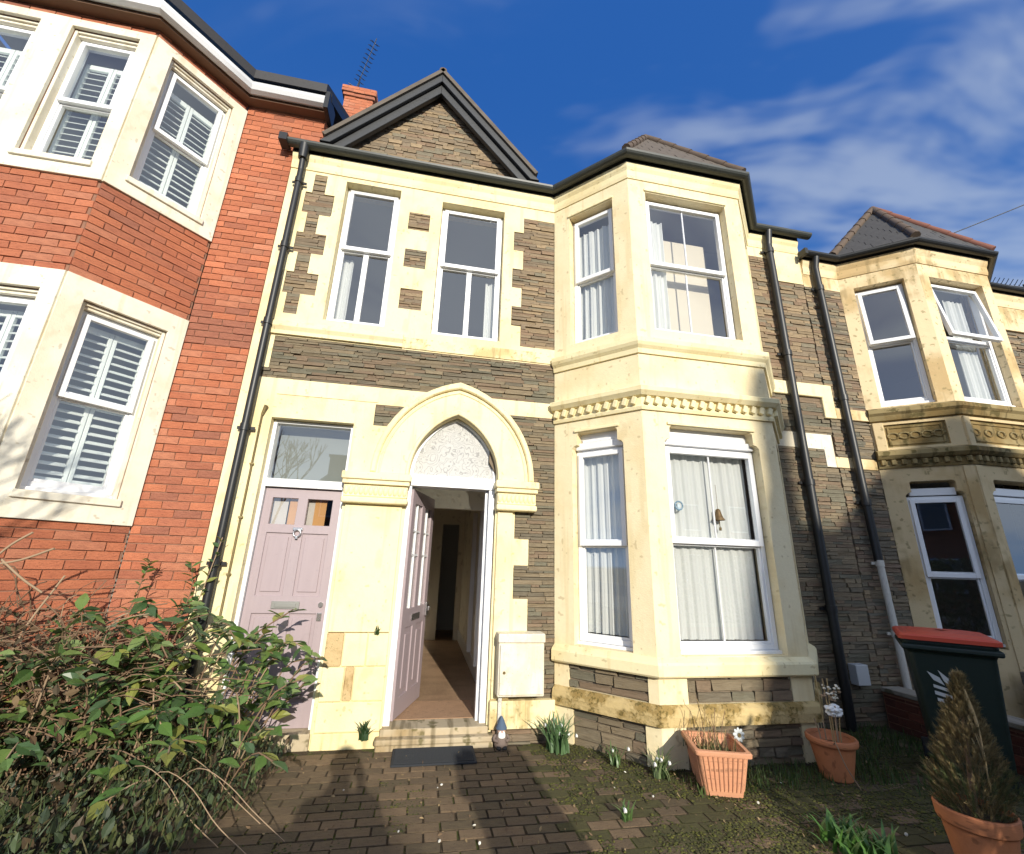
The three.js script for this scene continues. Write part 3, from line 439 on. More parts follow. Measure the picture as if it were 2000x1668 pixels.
// inside
part('interior_wall', [bayFloor(bayPath, 3.2, 3.45), bayFloor(bayPath, 6.05, 6.15), bx(-2.0, -1.935, 0, 6.2, -6, -0.31), bx(4.99, 5.04, 0, 6.2, -6, -0.31), bx(-2, 5.04, 0, 6.2, -6.1, -6.01), bx(-1.93, 4.98, 3.2, 3.45, -6, -0.31), bx(-1.93, 4.98, 6.05, 6.15, -6, -0.31), bx(-1.93, -0.345, 0.06, 0.14, -6, -0.31), bx(0.83, 4.98, 0.06, 0.14, -6, -0.31), bx(1.0, 1.06, 3.46, 6.04, -6, -0.31)], mat.roomWall, main);
part('hall_wall', [bx(-0.34, -0.28, 0.14, 3.19, -4.6, -0.31), bx(0.76, 0.82, 0.14, 3.19, -4.6, -0.31), bx(-0.28, 0.33, 0.14, 3.19, -4.68, -4.6), bx(0.66, 0.76, 0.14, 3.19, -4.68, -4.6), bx(0.33, 0.66, 2.3, 3.19, -4.68, -4.6), bx(-0.28, 0.76, 2.95, 3.0, -4.6, -0.31)], mat.hallWall, main);
part('hall_floor', bx(-0.28, 0.76, 0.08, 0.175, -5.9, -0.16), mat.floor, main);
part('skirting', [bx(-0.279, -0.262, 0.18, 0.36, -4.59, -1.0), bx(0.742, 0.759, 0.18, 0.36, -4.59, -0.32), bx(0.7, 0.758, 0.37, 2.3, -1.5, -1.42), bx(0.7, 0.758, 0.37, 2.3, -2.4, -2.32)], mat.upvc, main);
part('hall_mat', rbx(-0.2, 0.6, 0.177, 0.19, -0.75, -0.2, 0.004), mat.doormatBrown, main);
// windows of the flat wall
windowPart(main, F0, -1.283, -0.65, 4.06, 5.92, 5.065, -0.11, { mullion: true });
windowPart(main, F0, -0.13, 0.647, 4.045, 5.86, 5.025, -0.11, { mullion: true });
windowPart(main, FL, 0.22, 0.785, 4.02, 5.77, 4.885, -0.1, {});
windowPart(main, FF, 0.22, 1.26, 4.02, 5.81, 4.92, -0.1, { bar: true });
windowPart(main, FL, 0.22, 0.78, 0.89, 2.75, 1.80, -0.1, {});
windowPart(main, FF, 0.23, 1.265, 0.89, 2.75, 1.835, -0.1, { bar: true });
windowPart(main, FR, 0.205, 0.765, 4.02, 5.77, 4.885, -0.1, {});
windowPart(main, FR, 0.205, 0.765, 0.89, 2.75, 1.80, -0.1, {});
// pointed arch
{
  const outer = arcPts(AR.c, AR.y, AR.wo, AR.ho), rim = arcPts(AR.c, AR.y, AR.wo - 0.045, AR.ho - 0.06), inner = arcPts(AR.c, AR.y, 0.452, 0.674), inn2 = arcPts(AR.c, AR.y, 0.49, 0.73);
  const arch = part('door_arch', panelG(F0, [...outer, ...inner.slice().reverse()], [], 0.12, 0.065, 0.006), mat.creamTrim, main);
  part('arch_hood', panelG(F0, [...outer.map(([x, y]) => [x + (x - AR.c) * 0.012, y + (y - AR.y) * 0.012]), ...rim.slice().reverse()], [], 0.06, 0.105, 0.012), mat.creamTrim, arch);
  part('arch_bead', panelG(F0, [...arcPts(AR.c, AR.y, AR.wo - 0.065, AR.ho - 0.085), ...arcPts(AR.c, AR.y, AR.wo - 0.085, AR.ho - 0.11).reverse()], [], 0.03, 0.075, 0.006), mat.creamTrim, arch);
  part('arch_bead', panelG(F0, [...inn2, ...inner.slice().reverse()], [], 0.06, 0.05, 0.008).translate(0, 0, 0.024), mat.creamTrim, arch);
  const cap = (x0, x1) => { const c = part('capital', [rbx(x0, x1, 2.31, 2.385, -0.06, 0.13, 0.012), rbx(x0 + 0.012, x1 - 0.012, 2.268, 2.31, -0.06, 0.11, 0.008)], mat.creamTrim, main); const k = 2.21; const w = x1 - x0 - 0.06; part('carved_band', [...Array.from({ length: Math.round(w / 0.045) }, (_, i, n) => { const g = new THREE.SphereGeometry(0.034, 10, 8); g.scale(0.75, 1.5, 0.8); g.translate(x0 + 0.03 + (i + 0.5) * w / Math.round(w / 0.045), k, 0.065); return g.toNonIndexed(); }), rbx(x0 + 0.025, x1 - 0.025, 2.15, 2.27, -0.06, 0.075, 0.01).clone()].map((g) => { g = g.clone(); return g; }), mat.creamTrim, c); part('capital_bead', rbx(x0 + 0.015, x1 - 0.015, 2.085, 2.148, -0.06, 0.1, 0.02), mat.creamTrim, c); };
  cap(-0.84, -0.185); cap(0.66, 1.115);
  // pier between the doors: smooth shaft over cracked blocks
  part('pier_shaft', rbx(-0.785, -0.25, 0.945, 2.09, -0.02, 0.028, 0.008), mat.cream, main);
  for (const [a, b, c, d, m] of [[-0.785, -0.64, 0.67, 0.938, 'bareStone'], [-0.634, -0.435, 0.67, 0.938, 'cream'], [-0.429, -0.25, 0.67, 0.938, 'cream'], [-0.785, -0.6, 0.4, 0.664, 'cream'], [-0.594, -0.52, 0.4, 0.664, 'bareStone'], [-0.514, -0.25, 0.4, 0.664, 'cream'], [-0.785, -0.25, 0.17, 0.394, 'cream'], [-0.8, -0.24, -0.02, 0.164, 'creamBlock']]) part('pier_block', rbx(a, b, c, d, -0.02, 0.022 + (a * 13 % 1) * 0.008, 0.008), mat[m], main);
  part('jamb_shaft', rbx(0.7, 0.86, 0.39, 2.085, -0.02, 0.03, 0.008), mat.cream, main);
  part('door_plinth', [rbx(0.69, 1.3, 0.16, 0.385, -0.02, 0.06, 0.008)], mat.stained, main);
  const pl = part('stone_plinth', bx(0.72, 1.31, -0.02, 0.16, -0.02, 0.02), mat.mortar, main); stoneField(mainStones, pl, F0, rect(0.72, 1.31, 0.0, 0.155), { front: 0.05, seed: 201, lo: 0.05, hi: 0.08 });
}
// front door, open
{
  part('door_frame', [rbx(-0.235, -0.175, 0.17, 2.3, -0.2, -0.05, 0.006), rbx(0.615, 0.675, 0.17, 2.3, -0.2, -0.05, 0.006), rbx(-0.235, 0.675, 2.302, 2.385, -0.2, -0.04, 0.006), rbx(0.585, 0.614, 0.18, 2.3, -0.19, -0.12, 0.004)], mat.upvc, main);
  const fl = part('fanlight', panelG(F0, [[-0.215, 2.386], ...arcPts(AR.c, AR.y, 0.448, 0.664), [0.683, 2.386]], [[...arcPts(AR.c, AR.y + 0.03, 0.415, 0.61)]], 0.06, -0.06), mat.upvc, main);
  part('pane', panelG(F0, arcPts(AR.c, AR.y + 0.012, 0.425, 0.63), [], 0.008, -0.085), mat.frosted, fl);
  part('hall_header', bx(-0.275, 0.755, 2.2, 2.94, -1.1, -1.0), mat.hallWall, main);
  const hinge = new THREE.Matrix4().makeTranslation(-0.175, 0, -0.125).multiply(new THREE.Matrix4().makeRotationY(THREE.MathUtils.degToRad(73)));
  const Dm = { m: hinge }, w = 0.785;
  const door = part('front_door', panelG(Dm, rect(0, w, 0.2, 2.28), [rect(0.1, 0.34, 0.36, 0.95), rect(0.445, 0.685, 0.36, 0.95), rect(0.1, 0.34, 1.12, 2.14), rect(0.445, 0.685, 1.12, 2.14)], 0.044, 0.022, 0.002), mat.lilac, main);
  for (const [a, b, c, d] of [[0.1, 0.34, 0.36, 0.95], [0.445, 0.685, 0.36, 0.95]]) part('door_panel', [inF(Dm, bx(a, b, c, d, -0.012, 0.012)), inF(Dm, rbx(a + 0.05, b - 0.05, c + 0.06, d - 0.06, -0.02, 0.02, 0.006))], mat.lilacInset, door);
  for (const [a, b] of [[0.1, 0.34], [0.445, 0.685]]) { part('pane', inF(Dm, bx(a, b, 1.12, 2.14, -0.004, 0.004)), mat.glass, door); part('leaded_bar', [inF(Dm, bx((a + b) / 2 - 0.01, (a + b) / 2 + 0.01, 1.12, 2.14, -0.014, 0.014)), inF(Dm, bx(a, (a + b) / 2 - 0.01, 1.62, 1.64, -0.012, 0.012)), inF(Dm, bx((a + b) / 2 + 0.01, b, 1.62, 1.64, -0.012, 0.012)), inF(Dm, bx(a, (a + b) / 2 - 0.01, 1.86, 1.875, -0.012, 0.012)), inF(Dm, bx((a + b) / 2 + 0.01, b, 1.86, 1.875, -0.012, 0.012))], mat.upvc, door); }
  part('door_lock', [inF(Dm, rbx(0.7, 0.775, 1.0, 1.14, 0.022, 0.05, 0.008)), inF(Dm, rbx(0.715, 0.76, 1.05, 1.1, 0.05, 0.075, 0.01))], mat.steel, door);
  part('letter_plate', inF(Dm, rbx(0.26, 0.52, 1.0, 1.06, 0.022, 0.032, 0.003)), mat.steel, door);
  part('threshold', [rbx(-0.25, 0.69, 0.06, 0.185, -0.22, 0.035, 0.012)], mat.step, main);
  part('doorstep', [rbx(-0.27, 0.73, -0.02, 0.125, -0.1, 0.1, 0.015), rbx(-0.285, 0.745, 0.085, 0.132, -0.09, 0.115, 0.015)], mat.step, main);
}
// second door, closed, with its transom light
{
  part('door_frame', [rbx(-1.595, -1.56, 0.15, 2.89, -0.2, -0.08, 0.004), rbx(-0.85, -0.815, 0.15, 2.89, -0.2, -0.08, 0.004), rbx(-1.56, -0.85, 2.22, 2.3, -0.2, -0.07, 0.004), rbx(-1.56, -0.85, 2.86, 2.89, -0.2, -0.085, 0.004)], mat.upvc, main);
  part('transom_light', paneG(F0, -1.56, -0.85, 2.3, 2.86, -0.13), mat.glass, main);
  part('transom_blind', bx(-1.57, -0.84, 2.28, 2.88, -0.3, -0.29), M(0.2, 0.22, 0.2, { roughness: 0.9 }), main);
  const x0 = -1.556, x1 = -0.854, m = (x0 + x1) / 2, z = -0.115, st = 0.075;
  const P = [[x0 + st, m - st * 0.6, 1.87, 2.12], [m + st * 0.6, x1 - st, 1.87, 2.12], [x0 + st, m - st * 0.6, 1.23, 1.79], [m + st * 0.6, x1 - st, 1.23, 1.79], [x0 + st, m - st * 0.6, 0.36, 1.08], [m + st * 0.6, x1 - st, 0.36, 1.08]];
  const door = part('side_door', panelG(F0, rect(x0, x1, 0.17, 2.215), P.map((p) => rect(...p)), 0.045, z, 0.003), mat.lilac, main);
  P.forEach(([a, b, c, d], i) => { if (i < 2) { part('pane', paneG(F0, a, b, c, d, z - 0.02), mat.glass, door); part('pane_backing', [bx(a - 0.01, a + (b - a) * 0.55, c - 0.01, d + 0.01, z - 0.09, z - 0.08)], mat.roomWall, door); part('pane_backing', [bx(a + (b - a) * (i ? 0.25 : 0.62), a + (b - a) * (i ? 0.72 : 0.95), c - 0.01, d + 0.01, z - 0.075, z - 0.07)], M(0.5, 0.27, 0.1, { roughness: 0.9 }), door); } else part('door_panel', [bx(a, b, c, d, z - 0.035, z - 0.016), rbx(a + 0.03, b - 0.03, c + 0.035, d - 0.035, z - 0.03, z - 0.006, 0.005)], mat.lilacInset, door); });
  const g = new THREE.TorusGeometry(0.032, 0.009, 8, 20); g.translate(m, 1.79, z + 0.02); part('door_knocker', [g.toNonIndexed(), rbx(m - 0.045, m + 0.045, 1.815, 1.845, z, z + 0.02, 0.006), rbx(m - 0.012, m + 0.012, 1.735, 1.765, z, z + 0.03, 0.005)].map((q) => q), mat.steel, door);
  part('letter_plate', [rbx(m - 0.12, m + 0.12, 1.12, 1.185, z, z + 0.012, 0.003), rbx(m - 0.09, m + 0.09, 1.135, 1.17, z + 0.012, z + 0.018, 0.002)], M(0.33, 0.33, 0.31, { metalness: 0.8, roughness: 0.4 }), door);
  part('door_lock', [barG([x1 - 0.045, 1.16, z], [x1 - 0.045, 1.16, z + 0.02], 0.024, 0.022, 14), rbx(x1 - 0.065, x1 - 0.025, 1.02, 1.09, z, z + 0.012, 0.003)], mat.steel, door);
  part('threshold', rbx(-1.6, -0.81, 0.04, 0.168, -0.22, 0.02, 0.01), mat.step, main);
}
// pipes on the front
pipeRun(main, [[-1.79, 6.15, 0.095], [-1.79, 5.9, 0.07], [-1.79, 0.05, 0.07]], 0.036, mat.blackPipe, [[-1.79, 5.75, 0.07], [-1.79, 4.85, 0.07], [-1.79, 3.9, 0.07], [-1.79, 2.75, 0.07], [-1.79, 1.5, 0.07]]);
part('conduit', [barG([-1.682, 0.9, 0.018], [-1.682, 2.9, 0.018], 0.009, 0.009, 8), barG([-1.682, 2.9, 0.018], [-1.655, 3.0, 0.03], 0.012, 0.02, 8), ...[1.4, 1.9, 2.4].map((y) => rbx(-1.7, -1.664, y, y + 0.018, 0, 0.03, 0.003))], mat.oldDark, main);
pipeRun(main, [[4.44, 6.22, 0.11], [4.44, 6.0, 0.07], [4.44, 0.05, 0.07]], 0.048, mat.blackPipe, [[4.44, 5.9, 0.07], [4.44, 4.3, 0.07], [4.44, 2.6, 0.07], [4.44, 1.2, 0.07]]);
part('junction_box', rbx(4.6, 4.755, 0.45, 0.65, -0.01, 0.09, 0.008), M(0.5, 0.52, 0.53, { roughness: 0.5 }), main);
mainStones.finish('stone', stoneMats, stoneTones, 'stones', stuffStone, 300);

// ================================================================ the red brick house on the left
{
  const h = thing('terraced_house', 'red brick terraced house with pale bay surrounds and white louvred shutters, at the left', 'house'), P = new Pieces();
  const b0 = [-5.0, 0.68], b1 = [-3.17, 0.68], b2 = [-2.55, 0];
  const G1 = frame(b0, b1), G2 = frame(b1, b2), G3 = frame(b2, [-1.935, 0]), L1 = G1.L, L2 = G2.L;
  const wf = [[0.22, 0.83], [1.1, 1.7]], wc = [[0.15, 0.775]], Y = [[1.99, 3.64], [4.97, 6.6]];
  const opens = (w, grow = 0) => w.flatMap(([a, b]) => Y.map(([c, d]) => rect(a - grow, b + grow, c - grow * 0, d + grow)));
  const bed = part('brickwork', [panelG(G1, rect(0, L1, 0, 6.86), opens(wf), 0.22, -0.012), panelG(G2, rect(0, L2, 0, 6.86), opens(wc), 0.22, -0.012), panelG(G3, rect(0, G3.L, 0, 6.86), [], 0.3, -0.012), bx(-1.935, -1.62, 6.3, 6.86, -0.312, -0.012), bx(-5.3, -5.0, 0, 6.86, -0.3, 0.668)], mat.brickMortar, h);
  let s = 300;
  for (const [F, L] of [[G1, L1], [G2, L2]]) { brickField(P, bed, F, rect(0, L, 3.83, 4.8), { seed: s++ }); brickField(P, bed, F, rect(0, L, 0.3, 1.79), { seed: s++ }); brickField(P, bed, F, rect(0, L, 6.7, 6.8), { seed: s++ }); }
  brickField(P, bed, G3, [[0, 0.3], [G3.L, 0.3], [G3.L, 6.3], [G3.L + 0.31, 6.3], [G3.L + 0.31, 6.86], [0, 6.86]], { seed: s++, phase: 0.03 });
  P.finish('brick', brickMats, brickTones, 'bricks', stuffBrick, 300, brickUnits);
  for (const [F, L, w] of [[G1, L1, wf], [G2, L2, wc]]) {
    const e = 0.022;
    for (const [i, [a, b]] of [[1.79, 3.83], [4.8, 6.7]].entries()) {
      const sur = part('bay_surround', panelG(F, rect(F === G2 ? 0 : 0, L, a, b), w.map(([p, q]) => rect(p, q, Y[i][0], Y[i][1])), 0.035, e, 0.003), mat.pale, h);
      for (const [p, q] of w) { const y0 = Y[i][0], y1 = Y[i][1]; part('moulding', [inF(F, rbx(p, p + 0.028, y0, y1, -0.11, -0.018, 0.006)), inF(F, rbx(q - 0.028, q, y0, y1, -0.11, -0.018, 0.006)), inF(F, rbx(p + 0.028, q - 0.028, y1 - 0.03, y1, -0.07, -0.02, 0.006)), inF(F, rbx(p + 0.028, q - 0.028, y1 - 0.058, y1 - 0.031, -0.08, -0.04, 0.006))], mat.pale, sur); part('window_sill', inF(F, rbx(p - 0.02, q + 0.02, Y[i][0] - 0.05, Y[i][0] + 0.012, -0.1, e + 0.022, 0.008)), mat.pale, sur); }
    }
  }
  for (const [F, w] of [[G1, wf], [G2, wc]]) for (const [p, q] of w) for (const [y0, y1, ym] of [[2.04, 3.585, 2.82], [5.02, 6.545, 5.745]]) {
    const win = windowPart(h, F, p + 0.026, q - 0.026, y0, y1, ym, -0.085, { sw: 0.04 });
    shutters(win, F, p + 0.05, q - 0.05, y0 + 0.04, y1 - (y0 > 4 ? 0.16 : 0.08), -0.19, y0 > 4 ? -0.78 : -1.0, Math.round(y0 * 10));
  }
  const ep = [[-5.6, 0.68], b1, b2, [-1.63, 0]];
  part('soffit', sweepG([[-0.01, 6.8], [0.12, 6.8], [0.12, 6.82], [-0.01, 6.82]], ep), mat.soffit, h);
  part('fascia', sweepG([[0.1, 6.822], [0.12, 6.822], [0.12, 6.95], [0.1, 6.95]], ep), mat.soffit, h);
  part('gutter', sweepG([[0.123, 6.84], [0.16, 6.82], [0.205, 6.84], [0.225, 6.89], [0.225, 6.935], [0.218, 6.935], [0.216, 6.895], [0.2, 6.85], [0.16, 6.83], [0.123, 6.85]], ep), mat.upvc, h);
  part('roof', [sweepG([[0.25, 6.965], [0.255, 7.09], [0.22, 7.13], [-1.5, 8.4], [-1.5, 8.25]], ep), slabG([[-5.6, 7.6, -0.9], [-1.66, 7.6, -0.9], [-1.66, 10, -4.5], [-5.6, 10, -4.5]], 0.06), slabG([[-5.6, 10, -4.5], [-1.66, 10, -4.5], [-1.66, 6.5, -9], [-5.6, 6.5, -9]], 0.06)], mat.tile, h);
  part('verge', [slabG([[-1.66, 7.03, 0.2], [-1.58, 7.03, 0.2], [-1.58, 9.8, -3.9], [-1.66, 9.8, -3.9]], 0.1), rbx(-1.64, -1.585, 6.74, 7.0, -0.06, 0.24, 0.006)], mat.blackPipe, h);
  part('interior_wall', [bx(-5.3, -2.05, 0, 0.1, -4, -0.3), bx(-5.3, -2.05, 3.9, 4.1, -4, -0.3), bx(-5.3, -2.05, 6.8, 6.85, -4, -0.3), ...[[3.9, 4.1], [6.8, 6.85]].map(([a, b]) => slabG([[-4.9, b, -0.3], [-4.9, b, 0.45], [-3.3, b, 0.45], [-2.85, b, -0.05], [-2.85, b, -0.3]], b - a)), bx(-5.3, -2.05, 0, 6.86, -4.1, -4.01), bx(-2.07, -2.02, 0, 6.86, -4, -0.32), bx(-5.3, -5.24, 0, 6.86, -4, -0.32)], mat.roomWall, h);
}

// ================================================================ the cream bay house on the right
{
  const h = thing('terraced_house', 'weathered cream bay house with tilted open top windows, at the right', 'house'), P = new Pieces();
  const a = [5.58, 0], b = [6.27, 0.55], c = [7.5, 0.55], d = [8.19, 0], K1 = frame(a, b), K2 = frame(b, c), K3 = frame(c, d), path = [a, b, c, d];
  const bed = part('stone_walling', [panelG(F0, rect(4.982, 5.7, 0, 5.92), [], 0.28, -0.03), panelG(F0, rect(8.05, 10.6, 0, 5.92), [], 0.28, -0.03)], mat.mortar, h);
  stoneField(P, bed, F0, [[4.99, 3.935], [5.065, 3.935], [5.065, 3.625], [5.58, 3.625], [5.58, 5.45], [4.99, 5.45]], { seed: 401, front: -0.004, lo: 0.026, hi: 0.055 });
  stoneField(P, bed, F0, rect(4.99, 5.58, 2.975, 3.465), { seed: 402, front: -0.006 }); stoneField(P, bed, F0, rect(4.99, 5.58, 0.05, 2.825), { seed: 403, front: -0.006, lo: 0.026, hi: 0.055 });
  stoneField(P, bed, F0, rect(8.4, 10.5, 3.6, 5.2), { seed: 404, front: -0.006 });
  part('eaves_band', panelG(F0, [[4.985, 5.92], [4.985, 5.455], [5.6, 5.455], [5.6, 5.92]], [], 0.05, 0.004), mat.oldCreamClean, h);
  part('eaves_band', panelG(F0, [[8.15, 5.92], [8.15, 3.6], [8.4, 3.6], [8.4, 5.25], [10.6, 5.25], [10.6, 5.92]], [], 0.05, 0.004), mat.oldCreamClean, h);
  part('string_course', panelG(F0, rect(5.072, 5.56, 3.475, 3.62), [], 0.06, 0.028, 0.006), mat.oldCreamClean, h);
  part('string_course', panelG(F0, rect(4.955, 5.56, 2.832, 2.968), [], 0.05, 0.006, 0.004), mat.oldCreamClean, h);
  const up1 = rect(0.165, 0.72, 3.66, 5.47), lo1 = should(0.2, 0.745, 0.85, 2.68), up2 = rect(0.16, 1.07, 3.66, 5.47), lo2 = should(0.16, 1.07, 0.85, 2.68);
  const up3 = rect(0.165, 0.72, 3.66, 5.47), lo3 = should(0.165, 0.72, 0.85, 2.68);
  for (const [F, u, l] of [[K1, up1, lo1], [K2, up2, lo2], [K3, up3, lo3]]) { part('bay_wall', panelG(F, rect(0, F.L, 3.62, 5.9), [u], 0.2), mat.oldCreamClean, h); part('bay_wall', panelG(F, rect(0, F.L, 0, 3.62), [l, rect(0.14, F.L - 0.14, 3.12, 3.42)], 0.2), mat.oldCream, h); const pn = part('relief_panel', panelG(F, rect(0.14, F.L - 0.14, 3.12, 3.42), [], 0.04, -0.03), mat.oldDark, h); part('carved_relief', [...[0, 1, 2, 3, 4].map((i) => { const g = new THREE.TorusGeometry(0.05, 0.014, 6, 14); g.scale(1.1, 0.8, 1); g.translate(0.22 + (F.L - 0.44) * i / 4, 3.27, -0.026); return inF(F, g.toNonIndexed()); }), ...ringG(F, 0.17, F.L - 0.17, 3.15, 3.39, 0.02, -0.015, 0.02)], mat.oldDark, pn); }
  part('pilaster', [inF(K1, rbx(0.78, 0.872, 0.0, 2.84, -0.02, 0.016, 0.006)), inF(K2, rbx(0.008, 0.1, 0, 2.84, -0.02, 0.016, 0.006)), inF(K1, rbx(0.02, 0.13, 3.06, 3.45, -0.02, 0.03, 0.01)), inF(K2, rbx(0.01, 0.1, 3.06, 3.45, -0.02, 0.03, 0.01))], mat.oldCream, h);
  part('bay_sill', sweepG([[0, 3.46], [0.04, 3.47], [0.06, 3.53], [0.09, 3.56], [0.09, 3.61], [0, 3.65]], path), mat.oldDark, h);
  const cor = part('dentil_cornice', sweepG([[0, 2.85], [0.02, 2.85], [0.03, 2.88], [0.02, 2.9], [0.02, 2.95], [0.06, 2.96], [0.1, 3.0], [0.1, 3.05], [0, 3.09]], path), mat.oldDark, h);
  for (const F of [K1, K2]) for (let s = 0.05; s < F.L - 0.02; s += 0.1) part('dentil', inF(F, rbx(s - 0.025, s + 0.025, 2.885, 2.952, -0.01, 0.06, 0.01)), mat.oldDark, cor);
  part('eaves_moulding', sweepG([[0, 5.66], [0.012, 5.66], [0.02, 5.7], [0.02, 5.78], [0.04, 5.83], [0.05, 5.88], [0, 5.888]], [[5.0, 0], ...path, [10.6, 0]]), mat.oldCreamClean, h);
  const eave = [[4.98, 0], ...path, [10.6, 0]];
  part('gutter', sweepG(halfRound(0.11, 5.95, 0.058), eave), mat.blackPipe, h);
  part('fascia', sweepG([[0.01, 5.89], [0.045, 5.89], [0.045, 5.98], [0.01, 5.98]], eave), mat.board, h);
  part('gutter_end', bx(4.93, 4.975, 5.88, 5.97, 0.05, 0.18), mat.blackPipe, h);
  windowPart(h, K1, 0.17, 0.715, 3.71, 5.44, 4.6, -0.09, { open: 0.07 });
  windowPart(h, K2, 0.165, 1.065, 3.71, 5.44, 4.6, -0.09, { open: 0.14 });
  windowPart(h, K3, 0.17, 0.715, 3.71, 5.44, 4.6, -0.09, {});
  windowPart(h, K1, 0.205, 0.74, 0.9, 2.5, 1.6, -0.09, {}); windowPart(h, K2, 0.165, 1.065, 0.9, 2.5, 1.6, -0.09, {}); windowPart(h, K3, 0.17, 0.715, 0.9, 2.5, 1.6, -0.09, {});
  for (const [F, s0, s1] of [[K1, 0.25, 0.69], [K2, 0.21, 1.02]]) part('window_head', inF(F, rbx(s0, s1, 2.51, 2.6, -0.15, -0.075, 0.008)), mat.upvc, h);
  const ap = [6.89, 7.38, -0.22], back = [6.89, 7.2, -0.26], e = (x, z) => [x, 5.98, z], a1 = e(5.5, 0.07), b1 = e(6.23, 0.665), c1 = e(7.55, 0.665), d1 = e(8.27, 0.07);
  const r = part('bay_roof', [slabG([b1, c1, ap], 0.03), slabG([a1, b1, ap, back], 0.03), slabG([c1, d1, back, ap], 0.03)], mat.slate, h);
  [[a1, b1, ap, back], [b1, c1, ap], [c1, d1, back, ap]].forEach((p, i) => { const m = part('slates', slatesG(p, 0.22, 0.13, 20 + i), mat.slate, r); m.userData.kind = 'stuff'; });
  for (const [p, q, m, n] of [[b1, ap, mat.hipBrown, 6], [c1, ap, mat.hipTile, 6], [a1, ap, mat.hipBrown, 7]]) for (let i = 0; i < n; i++) { const f = (t) => p.map((v, k) => v + (q[k] - v) * t + (k === 1 ? 0.03 : 0)); part('hip_tile', barG(f(i / n), f((i + 1.06) / n), 0.06, 0.05, 8), m, r); }
  part('roof', [slabG([[4.98, 5.97, 0.1], [10.6, 5.97, 0.1], [10.6, 9.5, -4.6], [4.98, 9.5, -4.6]], 0.06), slabG([[4.98, 9.5, -4.6], [10.6, 9.5, -4.6], [10.6, 6, -9], [4.98, 6, -9]], 0.06)], mat.slate, h);
  part('interior_wall', [bx(5.05, 10.6, 0, 0.1, -4, -0.3), bx(5.05, 10.6, 2.95, 3.3, -4, -0.31), bx(5.05, 10.6, 5.86, 5.9, -4, -0.31), bayFloor(path, 2.95, 3.3), bayFloor(path, 5.84, 5.89), bx(5.05, 10.6, 0, 5.9, -4.1, -4.01), bx(5.045, 5.1, 0, 5.9, -4, -0.32), bx(10.5, 10.6, 0, 5.9, -4, -0.32)], mat.roomWall, h);
  pipeRun(h, [[5.16, 5.9, 0.11], [5.16, 5.74, 0.07], [5.2, 1.72, 0.07]], 0.045, mat.blackPipe, [[5.165, 5.4, 0.07], [5.18, 3.75, 0.07], [5.19, 2.4, 0.07]]);
  pipeRun(h, [[5.2, 1.76, 0.075], [5.22, 0.95, 0.075], [5.23, 0.05, 0.075]], 0.036, mat.whitePipe, [[5.2, 1.7, 0.075], [5.22, 0.95, 0.075]], 'waste_pipe');
  P.finish('stone', stoneGreyMats, stoneTones, 'stones', stuffStone, 260);
}

// ================================================================ across the street (they shade the right hand side and show in the panes), front gardens, road
{
  const wallB = M(0.3, 0.13, 0.08, { roughness: 0.9, map: rep(tBrick, 0.5) }), wallC = M(0.45, 0.4, 0.3, { roughness: 0.9, map: rep(tPaint, 0.4) });
  const house = (x0, x1, z, ev, gab, m, label) => {
    const h = thing('terraced_house', label, 'house', [0, 0, 0]), w = x1 - x0, gx = x0 + w * 0.5, gw = w * 0.3;
    part('wall', [bx(x0, x1, 0, ev, z, z + 8)], m, h);
    part('roof', [slabG([[x0, ev, z - 0.2], [x1, ev, z - 0.2], [x1, ev + 1.6, z + 4], [x0, ev + 1.6, z + 4]], 0.1), slabG([[x0, ev + 1.6, z + 4], [x1, ev + 1.6, z + 4], [x1, ev, z + 8.2], [x0, ev, z + 8.2]], 0.1)], mat.slate, h);
    const g = new THREE.ExtrudeGeometry(new THREE.Shape([[gx - gw, ev - 0.2], [gx + gw, ev - 0.2], [gx, ev + gab]].map((p) => new THREE.Vector2(...p))), { depth: 3, bevelEnabled: false }); g.translate(0, 0, z - 0.35); part('gable', g, m, h);
    part('gable_roof', [-1, 1].map((s) => slabG([[gx, ev + gab + 0.06, z - 0.55], [gx + s * (gw + 0.2), ev - 0.25, z - 0.55], [gx + s * (gw + 0.2), ev - 0.25, z + 2.6], [gx, ev + gab + 0.06, z + 2.6]], 0.08)), mat.slate, h);
    part('chimney', [bx(x0 + 0.1, x0 + 1.1, ev + 0.9, ev + 2.6, z + 3.4, z + 4.6), bx(x0 + 0.03, x0 + 1.17, ev + 2.6, ev + 2.75, z + 3.33, z + 4.67)], wallB, h);
    for (const [wx, wy] of [[0.25, 0.9], [0.72, 0.9], [0.25, 3.7], [0.72, 3.7]]) if (wy + 1.4 < ev) { const win = part('window', [bx(x0 + w * wx - 0.55, x0 + w * wx + 0.55, wy, wy + 1.5, z - 0.4, z - 0.34)], mat.upvc, h); part('pane', bx(x0 + w * wx - 0.48, x0 + w * wx + 0.48, wy + 0.07, wy + 1.43, z - 0.41, z - 0.402), mat.farPane, win); }
  };
  house(-6.5, -1.2, 21, 5.2, 1.5, wallB, 'low red brick house across the street, facing the brick bay house'); house(-1.2, 5.1, 21, 5.2, 1.5, wallC, 'low cream house across the street, facing the arched doorway');
  house(5.95, 10.9, 20.5, 8.85, 1.25, wallB, 'tall three storey brick house across the street, left of its pair'); house(10.9, 16.5, 20.5, 8.85, 1.25, wallC, 'tall three storey cream house across the street, right of its pair');
  house(16.5, 22.5, 20.5, 8.6, 1.4, wallB, 'tall brick house across the street, farthest right');
}
struct('ground', (() => { const g = new THREE.PlaneGeometry(600, 600); g.rotateX(-Math.PI / 2); g.translate(0, -0.02, 0); return metreUV(g); })(), mat.earth);
struct('road', bx(-60, 60, -0.1, -0.01, 9, 16), mat.asphalt);
